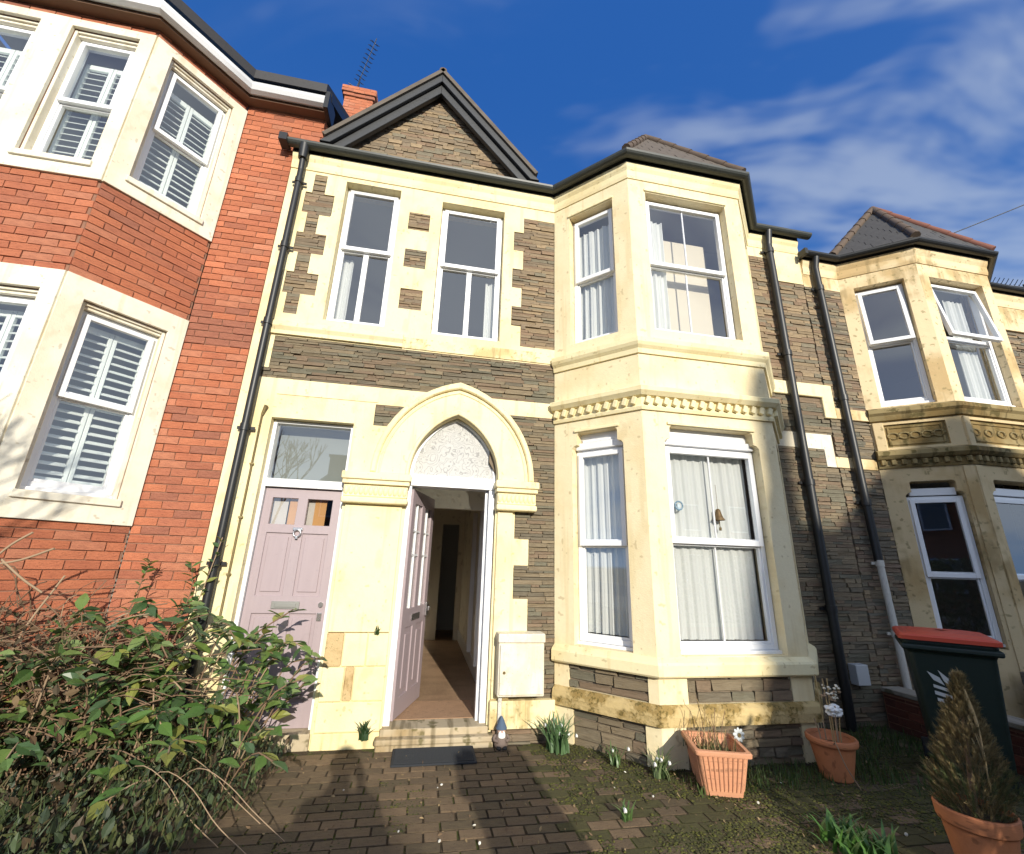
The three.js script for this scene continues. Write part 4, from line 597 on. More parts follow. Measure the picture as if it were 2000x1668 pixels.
struct('pavement', [bx(-60, 60, -0.1, 0.02, 5.7, 8.85), bx(-60, 60, -0.1, 0.02, 16.15, 18)], mat.concrete);
struct('kerb', [bx(-60, 60, -0.1, 0.024, 8.85, 9), bx(-60, 60, -0.1, 0.024, 16, 16.15)], mat.step);

// ---------------------------------------------------------------- paved front garden
const GY = 0.05;
{
  const pv = struct('paving', bx(-5, 5.0, -0.3, GY - 0.006, -0.01, 5.6), mat.soil);
  const P = new Pieces(), Fg = { m: new THREE.Matrix4().set(1, 0, 0, 0, 0, 0, 1, 0, 0, -1, 0, 0, 0, 0, 0, 1) };          // x stays, y runs away from the camera, z is up
  const R = rng(700), W = 0.2, H = 0.1;
  for (let j = 0; j < 27; j++) for (let i = -8; i < 24; i++) {
    const z = 0.12 + (j + 0.5) * H, x = i * W + (j % 2) * W / 2 + 0.03; if (x < -1.25 || x > 4.7 || z > 2.6) continue; if (x > -0.22 && x < 0.68 && z < 0.16) continue;
    if (x > 1.78 && x < 3.7 && z < 0.72 + 0.1) continue;
    const sink = x > 1.05 ? 0.004 * fbm(x * 2, z * 2, 3, 0, 0, 3) + 0.003 : 0; const mossy = x > 1.0 && R() < 0.7;
    P.add(pv, Fg, x, -z, W - 0.012 - R() * 0.004, H - 0.012 - R() * 0.004, GY + 0.002 + R() * 0.004 - sink, 0.05, mossy ? 4 : Math.floor(R() * 4), Math.floor(R() * 3), (R() - 0.5) * 0.02);
  }
  P.finish('paver', paverMats, paverTones, 'pavers', stuffBrick, 300, brickUnits);
}
function scatter(name, geo, m, pts, tints, label, category, parent) {   // pts: [position, euler, scale]
  const im = shade(new THREE.InstancedMesh(geo, m, pts.length)), M4 = new THREE.Matrix4(), R = rng(pts.length);
  pts.forEach(([p, e, s], i) => { M4.compose(new THREE.Vector3(...p), new THREE.Quaternion().setFromEuler(new THREE.Euler(...e)), typeof s === 'number' ? new THREE.Vector3(s, s, s) : new THREE.Vector3(...s)); im.setMatrixAt(i, M4); const t = tints[Math.floor(R() * tints.length)], k = 0.8 + 0.4 * R(); im.setColorAt(i, new THREE.Color().setRGB(t[0] * k, t[1] * k, t[2] * k)); });
  im.name = parent ? name : numbered(name); im.userData.kind = 'stuff'; if (label) { im.userData.label = label; im.userData.category = category; } (parent || scene).add(im); return im;
}
const leafG = (() => { const s = [[0, 0, 0], [0.2, 0.25, 0.05], [0.27, 0.5, 0.06], [0.14, 0.82, 0.02], [0, 1.05, -0.1], [-0.14, 0.82, 0.02], [-0.27, 0.5, 0.06], [-0.2, 0.25, 0.05]], mid = [[0, 0.3, -0.02], [0, 0.6, -0.02]]; const g = new THREE.BufferGeometry(), p = [], t = (a, b, c) => p.push(...a, ...b, ...c); t(s[0], s[1], mid[0]); t(s[1], s[2], mid[0]); t(mid[0], s[2], mid[1]); t(s[2], s[3], mid[1]); t(s[3], s[4], mid[1]); t(mid[1], s[4], s[5]); t(mid[1], s[5], s[6]); t(mid[0], mid[1], s[6]); t(mid[0], s[6], s[7]); t(mid[0], s[7], s[0]); g.setAttribute('position', new THREE.Float32BufferAttribute(p, 3)); g.computeVertexNormals(); const uv = []; for (let i = 0; i < p.length; i += 3) uv.push(p[i], p[i + 1]); g.setAttribute('uv', new THREE.Float32BufferAttribute(uv, 2)); return g; })();
const bladeG = (() => { const g = new THREE.BufferGeometry(); g.setAttribute('position', new THREE.Float32BufferAttribute([-0.5, 0, 0, 0.5, 0, 0, 0.3, 0.6, 0.08, -0.5, 0, 0, 0.3, 0.6, 0.08, -0.3, 0.6, 0.08, -0.3, 0.6, 0.08, 0.3, 0.6, 0.08, 0, 1, 0.25], 3)); g.computeVertexNormals(); return g; })();
const lumpG = (() => { const g = new THREE.IcosahedronGeometry(1, 1); g.scale(1, 0.4, 1); return g; })();
const white1 = M(1, 1, 1, { roughness: 0.9 }), leafWhite = M(1, 1, 1, { roughness: 0.62, transmission: 0.3, thickness: 0 });
{
  const R = rng(800), pts = [];                             // moss cushions in the joints and over the bricks on the right, and along the wall foot
  for (let i = 0; i < 42000; i++) { const x = -1.1 + R() * 5.6, z = 0.1 + R() * 2.4; const d = fbm(x * 2.2, z * 2.2, 61, 0, 0, 4) + (x > 0.95 ? 0.16 : -0.14) - (x > 2.6 ? 0.05 : 0); if (R() > sstep(0.42, 0.64, d)) continue; if (x > -0.35 && x < 0.75 && z < 0.5) continue; pts.push([[x, GY + 0.0005, z], [0, R() * 6, 0], [0.004 + R() * 0.007, 0.004 + R() * 0.006, 0.004 + R() * 0.007]]); }
  scatter('moss', lumpG, white1, pts, [[0.055, 0.06, 0.011], [0.075, 0.08, 0.012], [0.04, 0.044, 0.012], [0.1, 0.1, 0.016], [0.06, 0.05, 0.02]], 'olive green moss growing over the paving bricks', 'moss');
  const gr = [];
  for (let i = 0; i < 5200; i++) { const x = 1.0 + R() * 3.8, z = 0.05 + R() * 1.5; const wall = x > 2.05 && x < 3.6 ? z < 1.15 && z > 0.72 : x > 3.5 ? z < 1.5 : false; const patch = x > 2.1 && x < 3.2 && z > 1.25; if (!(wall || patch)) continue; if (R() > sstep(0.42, 0.62, fbm(x * 3, z * 3, 71, 0, 0, 3) + (patch ? -0.1 : 0.08))) continue; gr.push([[x, GY, z], [R() * 0.6 - 0.3, R() * 6, R() * 0.6 - 0.3], [0.008 + R() * 0.006, 0.03 + R() * 0.07, 0.03]]); }
  scatter('grass', bladeG, leafWhite, gr, [[0.06, 0.11, 0.02], [0.09, 0.14, 0.03], [0.05, 0.085, 0.02]], 'short weedy grass along the foot of the bay and side wall', 'grass');
  const lit = []; for (let i = 0; i < 700; i++) { const x = -1 + R() * 5.4, z = 0.2 + R() * 2; lit.push([[x, GY + 0.008, z], [-1.4 + R() * 0.4, R() * 6, R() * 6], 0.012 + R() * 0.022]); }
  scatter('leaf_litter', leafG, white1, lit, [[0.2, 0.13, 0.07], [0.13, 0.08, 0.045], [0.28, 0.2, 0.1]], 'small dry leaves scattered on the paving', 'dead leaves');
  const pet = []; for (let i = 0; i < 16; i++) { const x = -0.6 + R() * 4.2, z = 0.3 + R() * 1.5; pet.push([[x, GY + 0.014, z], [R(), R() * 6, R()], 0.004 + R() * 0.008]); }
  scatter('fallen_petals', lumpG, M(1, 1, 1, { roughness: 0.8 }), pet, [[0.75, 0.73, 0.65], [0.6, 0.58, 0.5]], 'white specks of fallen blossom on the mossy paving', 'petals');
}
one('doormat', [rbx(-0.12, 0.55, GY + 0.004, GY + 0.02, 0.11, 0.44, 0.006), ...Array.from({ length: 15 }, (_, i) => bx(-0.1, 0.53, GY + 0.0205, GY + 0.026, 0.13 + i * 0.02, 0.14 + i * 0.02))], mat.rubber, 'dark grey ribbed doormat on the paving below the doorstep', 'doormat');

// ---------------------------------------------------------------- things along the wall
{
  const t = thing('meter_box', 'off white meter cabinet on the wall right of the open door', 'meter box', [0.95, 0.44, 0]);
  part('case', [rbx(-0.215, 0.215, 0, 0.505, 0.0, 0.17, 0.012)], mat.meter, t); part('lid', rbx(-0.222, 0.222, 0.44, 0.52, 0.0, 0.19, 0.012), mat.meter, t);
  part('door', rbx(-0.2, 0.2, 0.02, 0.425, 0.172, 0.187, 0.006), mat.meter, t); part('latch', barG([-0.16, 0.2, 0.186], [-0.16, 0.2, 0.194], 0.012, 0.012, 12), mat.oldDark, t);
  part('cable_duct', [rbx(-0.19, -0.155, -0.4, -0.002, 0.062, 0.09, 0.005)], mat.whitePipe, t);
}
{
  const t = thing('garden_figure', 'small bearded garden figure with blue hat beside the doorstep', 'ornament', [0.79, GY, 0.13]);
  part('body', latheG([[0.0, 0], [0.055, 0], [0.062, 0.03], [0.058, 0.07], [0.046, 0.1], [0.02, 0.115], [0, 0.118]], 18), M(0.16, 0.12, 0.1), t);
  const hd = new THREE.SphereGeometry(0.036, 16, 12); hd.translate(0, 0.13, 0.008); part('head', hd, M(0.55, 0.36, 0.28), t);
  const bd = new THREE.SphereGeometry(0.036, 14, 10); bd.scale(0.9, 1.2, 0.6); bd.translate(0, 0.1, 0.032); part('beard', bd, mat.white, t);
  const ns = new THREE.SphereGeometry(0.009, 8, 6); ns.translate(0, 0.13, 0.046); part('nose', ns, M(0.6, 0.3, 0.24), t);
  part('hat', latheG([[0.048, 0.142], [0.05, 0.15], [0.034, 0.185], [0.018, 0.22], [0.004, 0.24], [0, 0.241]], 18), M(0.07, 0.11, 0.17), t);
  part('boot', [-1, 1].map((s) => { const g = new THREE.SphereGeometry(0.026, 10, 8); g.scale(0.9, 0.6, 1.3); g.translate(s * 0.026, 0.014, 0.05); return g.toNonIndexed(); }), mat.dark, t);
  for (const s of [-1, 1]) part('arm', tubeG([[s * 0.05, 0.095, 0], [s * 0.066, 0.07, 0.02], [s * 0.03, 0.06, 0.052]], 0.013, 8, 8), M(0.16, 0.12, 0.1), t);
}
const rimSquare = (w, d, y, r) => { const s = new THREE.Shape(), a = w / 2, b = d / 2; s.moveTo(-a + r, -b); s.lineTo(a - r, -b); s.quadraticCurveTo(a, -b, a, -b + r); s.lineTo(a, b - r); s.quadraticCurveTo(a, b, a - r, b); s.lineTo(-a + r, b); s.quadraticCurveTo(-a, b, -a, b - r); s.lineTo(-a, -b + r); s.quadraticCurveTo(-a, -b, -a + r, -b); return s.getPoints(6).slice(0, -1).map((p) => [p.x, y, p.y]); };
function loftG(rings) { const pos = [], uv = [], n = rings[0].length; for (let i = 0; i + 1 < rings.length; i++) for (let j = 0; j < n; j++) { const k = (j + 1) % n, a = rings[i][j], b = rings[i][k], c = rings[i + 1][k], d = rings[i + 1][j]; pos.push(...a, ...c, ...b, ...a, ...d, ...c); uv.push(j / n, i / 4, (j + 1) / n, (i + 1) / 4, (j + 1) / n, i / 4, j / n, i / 4, j / n, (i + 1) / 4, (j + 1) / n, (i + 1) / 4); } const g = new THREE.BufferGeometry(); g.setAttribute('position', new THREE.Float32BufferAttribute(pos, 3)); g.setAttribute('uv', new THREE.Float32BufferAttribute(uv, 2)); g.computeVertexNormals(); return g; }
{
  const t = thing('planter', 'square ribbed terracotta trough on the moss in front of the bay', 'planter', [2.26, GY, 1.02], THREE.MathUtils.degToRad(-17));
  const H = 0.29, ring = (k, y, o = 0) => rimSquare(0.37 * k + o, 0.4 * k + o, y, 0.03);
  const body = part('body', loftG([ring(0.7, 0.0, -0.2), ring(0.7, 0.0), ring(0.76, 0.06), ring(0.84, 0.15), ring(0.93, H - 0.03), ring(0.93, H - 0.03, -0.03), ring(0.85, 0.2, -0.03), ring(0.85, 0.195, -0.25)]), mat.terraBright, t);
  part('rim', loftG([ring(0.93, H - 0.035), ring(1, H - 0.03, 0.02), ring(1, H - 0.008, 0.025), ring(1, H, 0.012), ring(0.9, H, 0.0), ring(0.9, H - 0.035, 0.0)]), mat.terraBright, t);
  for (const [side, n] of [[0, 9], [1, 9], [2, 9]]) for (let i = 0; i < n; i++) { const u = (i - (n - 1) / 2) / n, f = (k, y) => side === 0 ? [u * 0.37 * k * 0.9, y, 0.2 * k + 0.002] : [(side === 1 ? -1 : 1) * (0.185 * k + 0.002), y, u * 0.4 * k * 0.9]; part('rib', tubeG([f(0.735, 0.035), f(0.76, 0.06), f(0.84, 0.15), f(0.925, H - 0.04)], 0.0062, 6, 6), mat.terraBright, t); }
  part('soil', (() => { const g = new THREE.PlaneGeometry(0.3, 0.33); g.rotateX(-Math.PI / 2); g.translate(0, 0.205, 0); return g; })(), mat.soil, t);
}
{
  const R = rng(41), t = thing('dry_plant', 'thin dried stalks and grass standing in the square trough', 'plant', [2.26, GY + 0.205, 0.98]);
  for (let i = 0; i < 16; i++) { const x = (R() - 0.5) * 0.26, z = (R() - 0.5) * 0.26, h = 0.12 + R() * 0.24; part('stem', tubeG([[x, 0, z], [x + (R() - 0.5) * 0.05, h * 0.5, z], [x + (R() - 0.5) * 0.14, h, z + (R() - 0.5) * 0.1]], 0.0022, 6, 5), i % 3 ? mat.straw : mat.twig, t); }
  const b = []; for (let i = 0; i < 120; i++) b.push([[(R() - 0.6) * 0.26, 0, (R() - 0.5) * 0.3], [R() - 0.5, R() * 6, R() - 0.5], [0.007, 0.05 + R() * 0.11, 0.05]]); scatter('foliage', bladeG, leafWhite, b, [[0.06, 0.11, 0.03], [0.2, 0.16, 0.06]], null, null, t);
}
function daisy(name, label, category, p, r, tilt) {
  const t = thing(name, label, category, p); const m = new THREE.Matrix4().makeRotationX(tilt), n = 9;
  part('stake', barG([0, -p[1] + GY, 0], [0, 0, 0], 0.004, 0.004, 6), mat.twigPale, t);
  for (let i = 0; i < n; i++) { const g = new THREE.SphereGeometry(r * 0.42, 10, 6); g.scale(0.62, 1, 0.22); g.translate(0, r * 0.6, 0); g.rotateZ(i * 6.283 / n); g.applyMatrix4(m); part('petal', g, mat.binWhite, t); }
  const c = new THREE.SphereGeometry(r * 0.3, 12, 8); c.scale(1, 1, 0.5); c.translate(0, 0, 0.008); c.applyMatrix4(m); part('centre', c, mat.oldDark, t);
}
daisy('flower_ornament', 'grey white daisy shaped garden stake at the rim of the square trough', 'ornament', [2.5, 0.36, 0.98], 0.05, -0.1);
{
  const t = thing('plant_pot', 'round terracotta pot with thick rim beside the bay corner', 'plant pot', [3.31, GY, 0.99]);
  part('body', latheG([[0, 0], [0.105, 0], [0.11, 0.01], [0.158, 0.25], [0.152, 0.25], [0.13, 0.2], [0, 0.2]], 40), mat.terracotta, t);
  part('rim', latheG([[0.156, 0.235], [0.172, 0.238], [0.178, 0.25], [0.178, 0.275], [0.17, 0.285], [0.155, 0.285], [0.152, 0.24]], 40), mat.terracotta, t);
  part('soil', (() => { const g = new THREE.CircleGeometry(0.15, 24); g.rotateX(-Math.PI / 2); g.translate(0, 0.215, 0); return g; })(), mat.soil, t);
  const R = rng(52), p = thing('cane_plant', 'bare canes and pale faded flower head in the round pot', 'plant', [3.31, GY + 0.21, 0.99]);
  for (let i = 0; i < 9; i++) { const a = R() * 6.283, r = 0.03 + R() * 0.09, h = 0.16 + R() * 0.34, x = Math.cos(a) * r, z = Math.sin(a) * r; part('cane', tubeG([[x, 0, z], [x * 1.05, h * 0.5, z * 1.05], [x * 1.3 + (R() - 0.5) * 0.03, h, z * 1.3]], 0.0045, 5, 6), i % 2 ? mat.twigPale : mat.straw, p); }
  part('trailing_cane', tubeG([[-0.1, 0.04, 0.12], [-0.13, 0.09, 0.17], [-0.1, -0.05, 0.2], [-0.02, -0.2, 0.22]], 0.004, 10, 5), mat.twigPale, p);
  const g = []; for (let i = 0; i < 36; i++) { const s = new THREE.SphereGeometry(0.016 + R() * 0.01, 7, 5), u = R() * 2 - 1, a = R() * 6.283, q = Math.sqrt(1 - u * u); s.scale(1.2, 0.6, 1); s.translate(0.0 + q * Math.cos(a) * 0.05, 0.27 + u * 0.034, 0.07 + q * Math.sin(a) * 0.04); g.push(s.toNonIndexed()); } part('flower_head', g, mat.white, p);
  for (let i = 0; i < 5; i++) { const s = []; for (let k = 0; k < 7; k++) { const q = new THREE.SphereGeometry(0.012, 6, 5); q.scale(1, 0.7, 1); q.translate(-0.06 + R() * 0.16, 0.34 + R() * 0.1, 0.03 + R() * 0.05); s.push(q.toNonIndexed()); } part('seed_head', s, i % 2 ? mat.twigPale : mat.meter, p); }
}
{
  const x = 3.12, z = 2.1, k = 0.86;
  const t = thing('plant_pot', 'large terracotta pot holding the brown conifer, lower right corner', 'plant pot', [x, GY, z]);
  part('body', latheG([[0, 0], [0.115, 0], [0.122, 0.012], [0.16, 0.25], [0.148, 0.25], [0.14, 0.23], [0, 0.23]], 48), mat.terracotta, t);
  part('rim', latheG([[0.156, 0.225], [0.168, 0.227], [0.172, 0.235], [0.177, 0.292], [0.172, 0.302], [0.158, 0.302], [0.152, 0.235]], 48), mat.terracotta, t);
  part('soil', (() => { const g = new THREE.CircleGeometry(0.155, 28); g.rotateX(-Math.PI / 2); g.translate(0, 0.275, 0); return g; })(), mat.soil, t);
  const R = rng(61), c = thing('conifer', 'brown dying cone shaped conifer in the large terracotta pot', 'conifer', [x, GY + 0.275, z]);
  part('trunk', barG([0, 0, 0], [0.09, 0.58, 0], 0.018, 0.004, 8), mat.twig, c);
  for (let i = 0; i < 7; i++) { const a = 0.9 + R() * 1.5, h = 0.2 + R() * 0.3, q = 0.1 * (1 - h); part('stem', tubeG([[0.02 * Math.cos(a), h - 0.15, 0.1 + 0.02 * R()], [0.05 * Math.cos(a) + h * 0.12, h, 0.1 * (1 - h) + 0.03], [0.03 * Math.cos(a) + h * 0.18, h + 0.16, 0.07 * (1 - h)]], 0.0032, 6, 5), mat.straw, c); }
  const dry = [], green = [], Q = new THREE.Quaternion(), UP = new THREE.Vector3(0, 1, 0);
  for (let i = 0; i < 820; i++) {                           // sprays: fans of thin shoots on short side branches
    const v = Math.pow(R(), 1.25), a = R() * 6.283, prof = (v < 0.14 ? 0.88 + 0.9 * v : Math.pow(1 - (v - 0.14) * 1.13, 1.1)) * 0.21 * k * (0.82 + 0.34 * fbm(a * 2, v * 9, 5, 13, 0, 3)), r0 = prof * (0.3 + 0.6 * R()), len = prof - r0 + 0.015 + 0.025 * R(), o = 0.25 + 0.5 * R();
    const b = new THREE.Vector3(Math.cos(a) * r0 + v * 0.11, v * 0.66 - 0.01, Math.sin(a) * r0), d = new THREE.Vector3(Math.cos(a) * o, 1 - 0.4 * (1 - v), Math.sin(a) * o).normalize(), set = v < 0.3 && R() < 0.45 ? green : dry;
    for (let n = 0; n < 58; n++) { const t = Math.pow(R(), 0.7), p = b.clone().addScaledVector(d, t * len * 1.25), e = d.clone().add(new THREE.Vector3(R() - 0.5, (R() - 0.5) * 0.7, R() - 0.5).multiplyScalar(1.1)).normalize(); set.push([p.toArray(), new THREE.Euler().setFromQuaternion(Q.setFromUnitVectors(UP, e)).toArray().slice(0, 3), [0.0018 + R() * 0.0016, 0.012 + R() * 0.026, 0.012]]); }
  }
  scatter('foliage', bladeG, leafWhite, dry, [[0.33, 0.24, 0.1], [0.26, 0.2, 0.08], [0.4, 0.29, 0.13], [0.2, 0.18, 0.06], [0.46, 0.34, 0.16], [0.17, 0.13, 0.06]], null, null, c);
  scatter('green_foliage', bladeG, leafWhite, green, [[0.12, 0.15, 0.04], [0.17, 0.19, 0.055], [0.09, 0.11, 0.035]], null, null, c);
}
// wheelie bin, corner towards the camera
{
  const t = thing('wheelie_bin', 'dark green wheelie bin with orange red lid by the right hand house', 'wheelie bin', [4.33, GY, 1.22], THREE.MathUtils.degToRad(-47));
  const w = 0.53, d = 0.64, H = 1.03, ring = (k, y, dz = 0, o = 0) => rimSquare(w * k + o, d * k + o, y, 0.05).map(([x, yy, z]) => [x, yy, z + dz]);
  part('body', loftG([ring(0.78, 0.05, -0.02, -0.3), ring(0.78, 0.05, -0.02), ring(0.84, 0.35, -0.01), ring(0.97, H - 0.1), ring(1.0, H - 0.08), ring(1.0, H - 0.02, 0, 0.03), ring(1, H, 0, 0.03)]), mat.binGreen, t);
  part('collar', [rbx(-w / 2 - 0.03, w / 2 + 0.03, H - 0.075, H - 0.03, -d / 2 - 0.02, d / 2 + 0.035, 0.015)], mat.binGreen, t);
  part('lid', loftG([ring(1, H + 0.002, 0.01, 0.07), ring(1, H + 0.03, 0.01, 0.075), ring(0.98, H + 0.042, 0.01, 0.05), ring(0.7, H + 0.056, 0, 0), ring(0.2, H + 0.06, 0, 0), ring(0.02, H + 0.06, 0, 0)]), mat.binRed, t);
  part('handle', [barG([-w / 2 - 0.02, H - 0.02, -d / 2 - 0.07], [w / 2 + 0.02, H - 0.02, -d / 2 - 0.07], 0.016, 0.016, 10), rbx(-w / 2 + 0.02, -w / 2 + 0.06, H - 0.05, H, -d / 2 - 0.08, -d / 2 + 0.01, 0.008), rbx(w / 2 - 0.06, w / 2 - 0.02, H - 0.05, H, -d / 2 - 0.08, -d / 2 + 0.01, 0.008)], mat.binGreen, t);
  for (const s of [-1, 1]) { const g = new THREE.CylinderGeometry(0.1, 0.1, 0.05, 24); g.rotateZ(Math.PI / 2); g.translate(s * (w / 2 - 0.03), 0.1, -d / 2 + 0.06); part('wheel', g, mat.dark, t); }
  // white printed emblem and bars on the face turned to the lens
  const fx = (u, y) => [u, y, d / 2 * (0.84 + (y - 0.35) * 0.2281) + 0.006];
  const sh = ([u, y]) => [u * 0.75 - 0.1, 0.7 + (y - 0.64) * 0.75], q = (...l) => { const [a, b, c, e] = l.map(sh); return polyG([fx(...a), fx(...b), fx(...c), fx(...e)]); };
  part('emblem', [q([-0.09, 0.78], [0.0, 0.73], [0.03, 0.66], [-0.05, 0.7]), q([0.0, 0.8], [0.07, 0.73], [0.07, 0.66], [0.03, 0.7]), q([-0.06, 0.66], [0.06, 0.63], [0.06, 0.6], [-0.06, 0.63]), q([-0.06, 0.6], [0.07, 0.57], [0.07, 0.535], [-0.06, 0.565]), q([-0.05, 0.535], [0.07, 0.51], [0.07, 0.48], [-0.05, 0.505])], mat.binWhite, t);
}
// low boundary wall running out from the party line, and a stub of stone at the right edge
{
  const t = thing('garden_wall', 'low dark red brick garden wall with coping, left of the wheelie bin', 'wall'), P = new Pieces(), Fw = frame([4.93, 0.02], [4.93, 0.021]);
  const b = part('core', bx(4.95, 5.13, -0.02, 0.38, 0.02, 2.6), mat.brickMortar, t), Fs = { ...frame([4.95, 0.03], [4.95, 2.6]), m: new THREE.Matrix4().set(0, 0, -1, 4.95, 0, 1, 0, 0, 1, 0, 0, 0.03, 0, 0, 0, 1) };
  brickField(P, b, Fs, rect(0, 2.5, 0.03, 0.36), { seed: 8, front: 0.008 }); P.finish('brick', pieceMats([[0.16, 0.05, 0.03], [0.2, 0.06, 0.035], [0.13, 0.045, 0.03]], tBrick), [[0.16, 0.05, 0.03]], 'bricks', stuffBrick, 60, brickUnits);
  for (let i = 0; i < 6; i++) part('coping_stone', rbx(4.92, 5.16, 0.385, 0.43, 0.03 + i * 0.43, 0.455 + i * 0.43, 0.01), mat.concrete, t);
  const w = thing('stone_wall', 'rubble stone garden wall behind the wheelie bin at the right edge', 'wall', [6.15, 0, 1.0]), R = rng(33), cw = part('core', bx(-0.12, 0.12, -0.02, 0.66, -0.4, 1.4), mat.mortar, w); const Q = new Pieces();
  const Fs2 = { m: new THREE.Matrix4().set(0, 0, -1, 6.03, 0, 1, 0, 0, 1, 0, 0, 0.6, 0, 0, 0, 1) }; stoneField(Q, cw, Fs2, rect(0, 1.8, 0, 0.68), { seed: 77, front: 0.03, lo: 0.06, hi: 0.11, wLo: 0.12, wHi: 0.3 });
  for (const p of Q.list) p.m.premultiply(new THREE.Matrix4().makeTranslation(-6.15, 0, -1.0)); Q.finish('stone', stoneGreyMats, stoneGreyTones, 'stones', stuffStone, 80);
}
// clumps of snowdrops and weeds
function clump(name, label, category, p, n, h, wd, tints, flowers, spread = 0.03, group) {
  const R = rng(Math.round(p[0] * 100 + p[2] * 37 + 900)), t = thing(name, label, category, p, 0, group), mm = leafMat(...tints, 0.3);
  for (let i = 0; i < n; i++) { const a = R() * 6.283, k = 0.3 + R() * 0.7, L = h * (0.6 + 0.5 * R()), g = new THREE.PlaneGeometry(wd * (0.7 + 0.6 * R()), L, 1, 5); g.translate(0, L / 2, 0); const q = g.attributes.position; for (let j = 0; j < q.count; j++) { const v = q.getY(j) / L; q.setX(j, q.getX(j) * (1 - v * v * 0.9)); q.setZ(j, k * v * v * L * 0.8); q.setY(j, q.getY(j) * (1 - 0.35 * k * v)); } g.rotateY(a); const q0 = (0.15 + 0.85 * R()) * spread; g.translate(Math.cos(a + i) * q0, 0, -Math.sin(a + i) * q0); g.computeVertexNormals(); part('leaf', g, mm, t); }
  for (let i = 0; i < flowers; i++) { const a = R() * 6.283, r = 0.02 + R() * h * 0.5, y = h * (0.35 + R() * 0.4), x = Math.cos(a) * r, z = Math.sin(a) * r; const f = part('flower', [0, 1, 2].map((k) => { const g = new THREE.SphereGeometry(0.012, 8, 6); g.scale(0.6, 1.25, 0.6); g.rotateZ(0.35); g.rotateY(k * 2.09); g.translate(x + 0.005 * Math.cos(k * 2.09), y, z + 0.005 * Math.sin(k * 2.09)); return g.toNonIndexed(); }), mat.white, t); part('stalk', tubeG([[0, 0, 0], [x * 0.6, y * 0.8, z * 0.6], [x * 0.9, y + 0.03, z * 0.9], [x, y + 0.01, z]], 0.002, 6, 4), mm, f); }
}
clump('snowdrop_clump', 'largest snowdrop clump, by the bay foot under the meter box', 'snowdrops', [1.27, GY, 0.25], 80, 0.3, 0.026, [0.12, 0.21, 0.09], 9, 0.09);
clump('snowdrop_clump', 'small snowdrop clump at the foot of the bay corner, between two larger ones', 'snowdrops', [1.66, GY, 0.58], 22, 0.18, 0.016, [0.13, 0.22, 0.07], 2, 0.05);
clump('snowdrop_clump', 'pale snowdrop clump just left of the square trough', 'snowdrops', [1.93, GY, 0.82], 40, 0.22, 0.018, [0.2, 0.27, 0.12], 4, 0.07);
clump('snowdrop_clump', 'lone snowdrop tuft out in the open mossy paving', 'snowdrops', [1.39, GY, 1.35], 16, 0.12, 0.016, [0.12, 0.21, 0.06], 1);
clump('weed_clump', 'bright green weed clump at the bottom edge, left of the large pot', 'weeds', [2.6, GY, 1.82], 110, 0.16, 0.03, [0.09, 0.2, 0.04], 0, 0.2);
clump('fern', 'small dark fern at the left end of the doorstep', 'fern', [-0.37, 0.13, 0.08], 26, 0.17, 0.03, [0.035, 0.075, 0.025], 0);
clump('fern', 'tiny sprig growing from the cracked pier between the doors', 'fern', [-0.36, 0.93, 0.03], 12, 0.09, 0.02, [0.045, 0.085, 0.025], 0);
// curtains, blind, hanging ornaments
one('net_curtain', drapeG(FF, 0.28, 1.2, 0.96, 2.72, -0.19, 0.018, 9, 5), mat.net, 'white net curtain filling the wide lower bay window', 'curtain');
one('net_curtain', drapeG(FL, 0.26, 0.76, 0.96, 2.72, -0.19, 0.02, 6, 8), mat.net, 'white net curtain in the narrow lower bay window', 'curtain');
one('net_curtain', drapeG(FL, 0.26, 0.7, 4.08, 5.62, -0.19, 0.03, 5, 11), mat.net, 'white curtain in the narrow upper bay window', 'curtain');
one('net_curtain', drapeG(FF, 0.26, 0.52, 4.08, 5.6, -0.2, 0.03, 4, 14), mat.net, 'white curtain gathered at the left of the wide upper bay window', 'curtain');
one('roller_blind', inF(FF, bx(0.53, 1.16, 4.08, 5.48, -0.335, -0.33)), mat.blind, 'beige blind behind the wide upper bay window', 'blind');
one('net_curtain', drapeG(F0, -1.24, -1.12, 4.1, 5.0, -0.25, 0.02, 2, 17), mat.net, 'narrow white curtain at the left of the first upper flat window', 'curtain');
one('net_curtain', drapeG(F0, 0.48, 0.6, 4.1, 4.95, -0.25, 0.02, 2, 19), mat.net, 'narrow white curtain at the right of the second upper flat window', 'curtain');
one('net_curtain', drapeG(K2f(), 0.62, 0.95, 3.75, 5.3, -0.22, 0.03, 4, 23), mat.net, 'pale curtain behind the open window of the right hand bay', 'curtain');
function K2f() { return frame([6.27, 0.55], [7.5, 0.55]); }
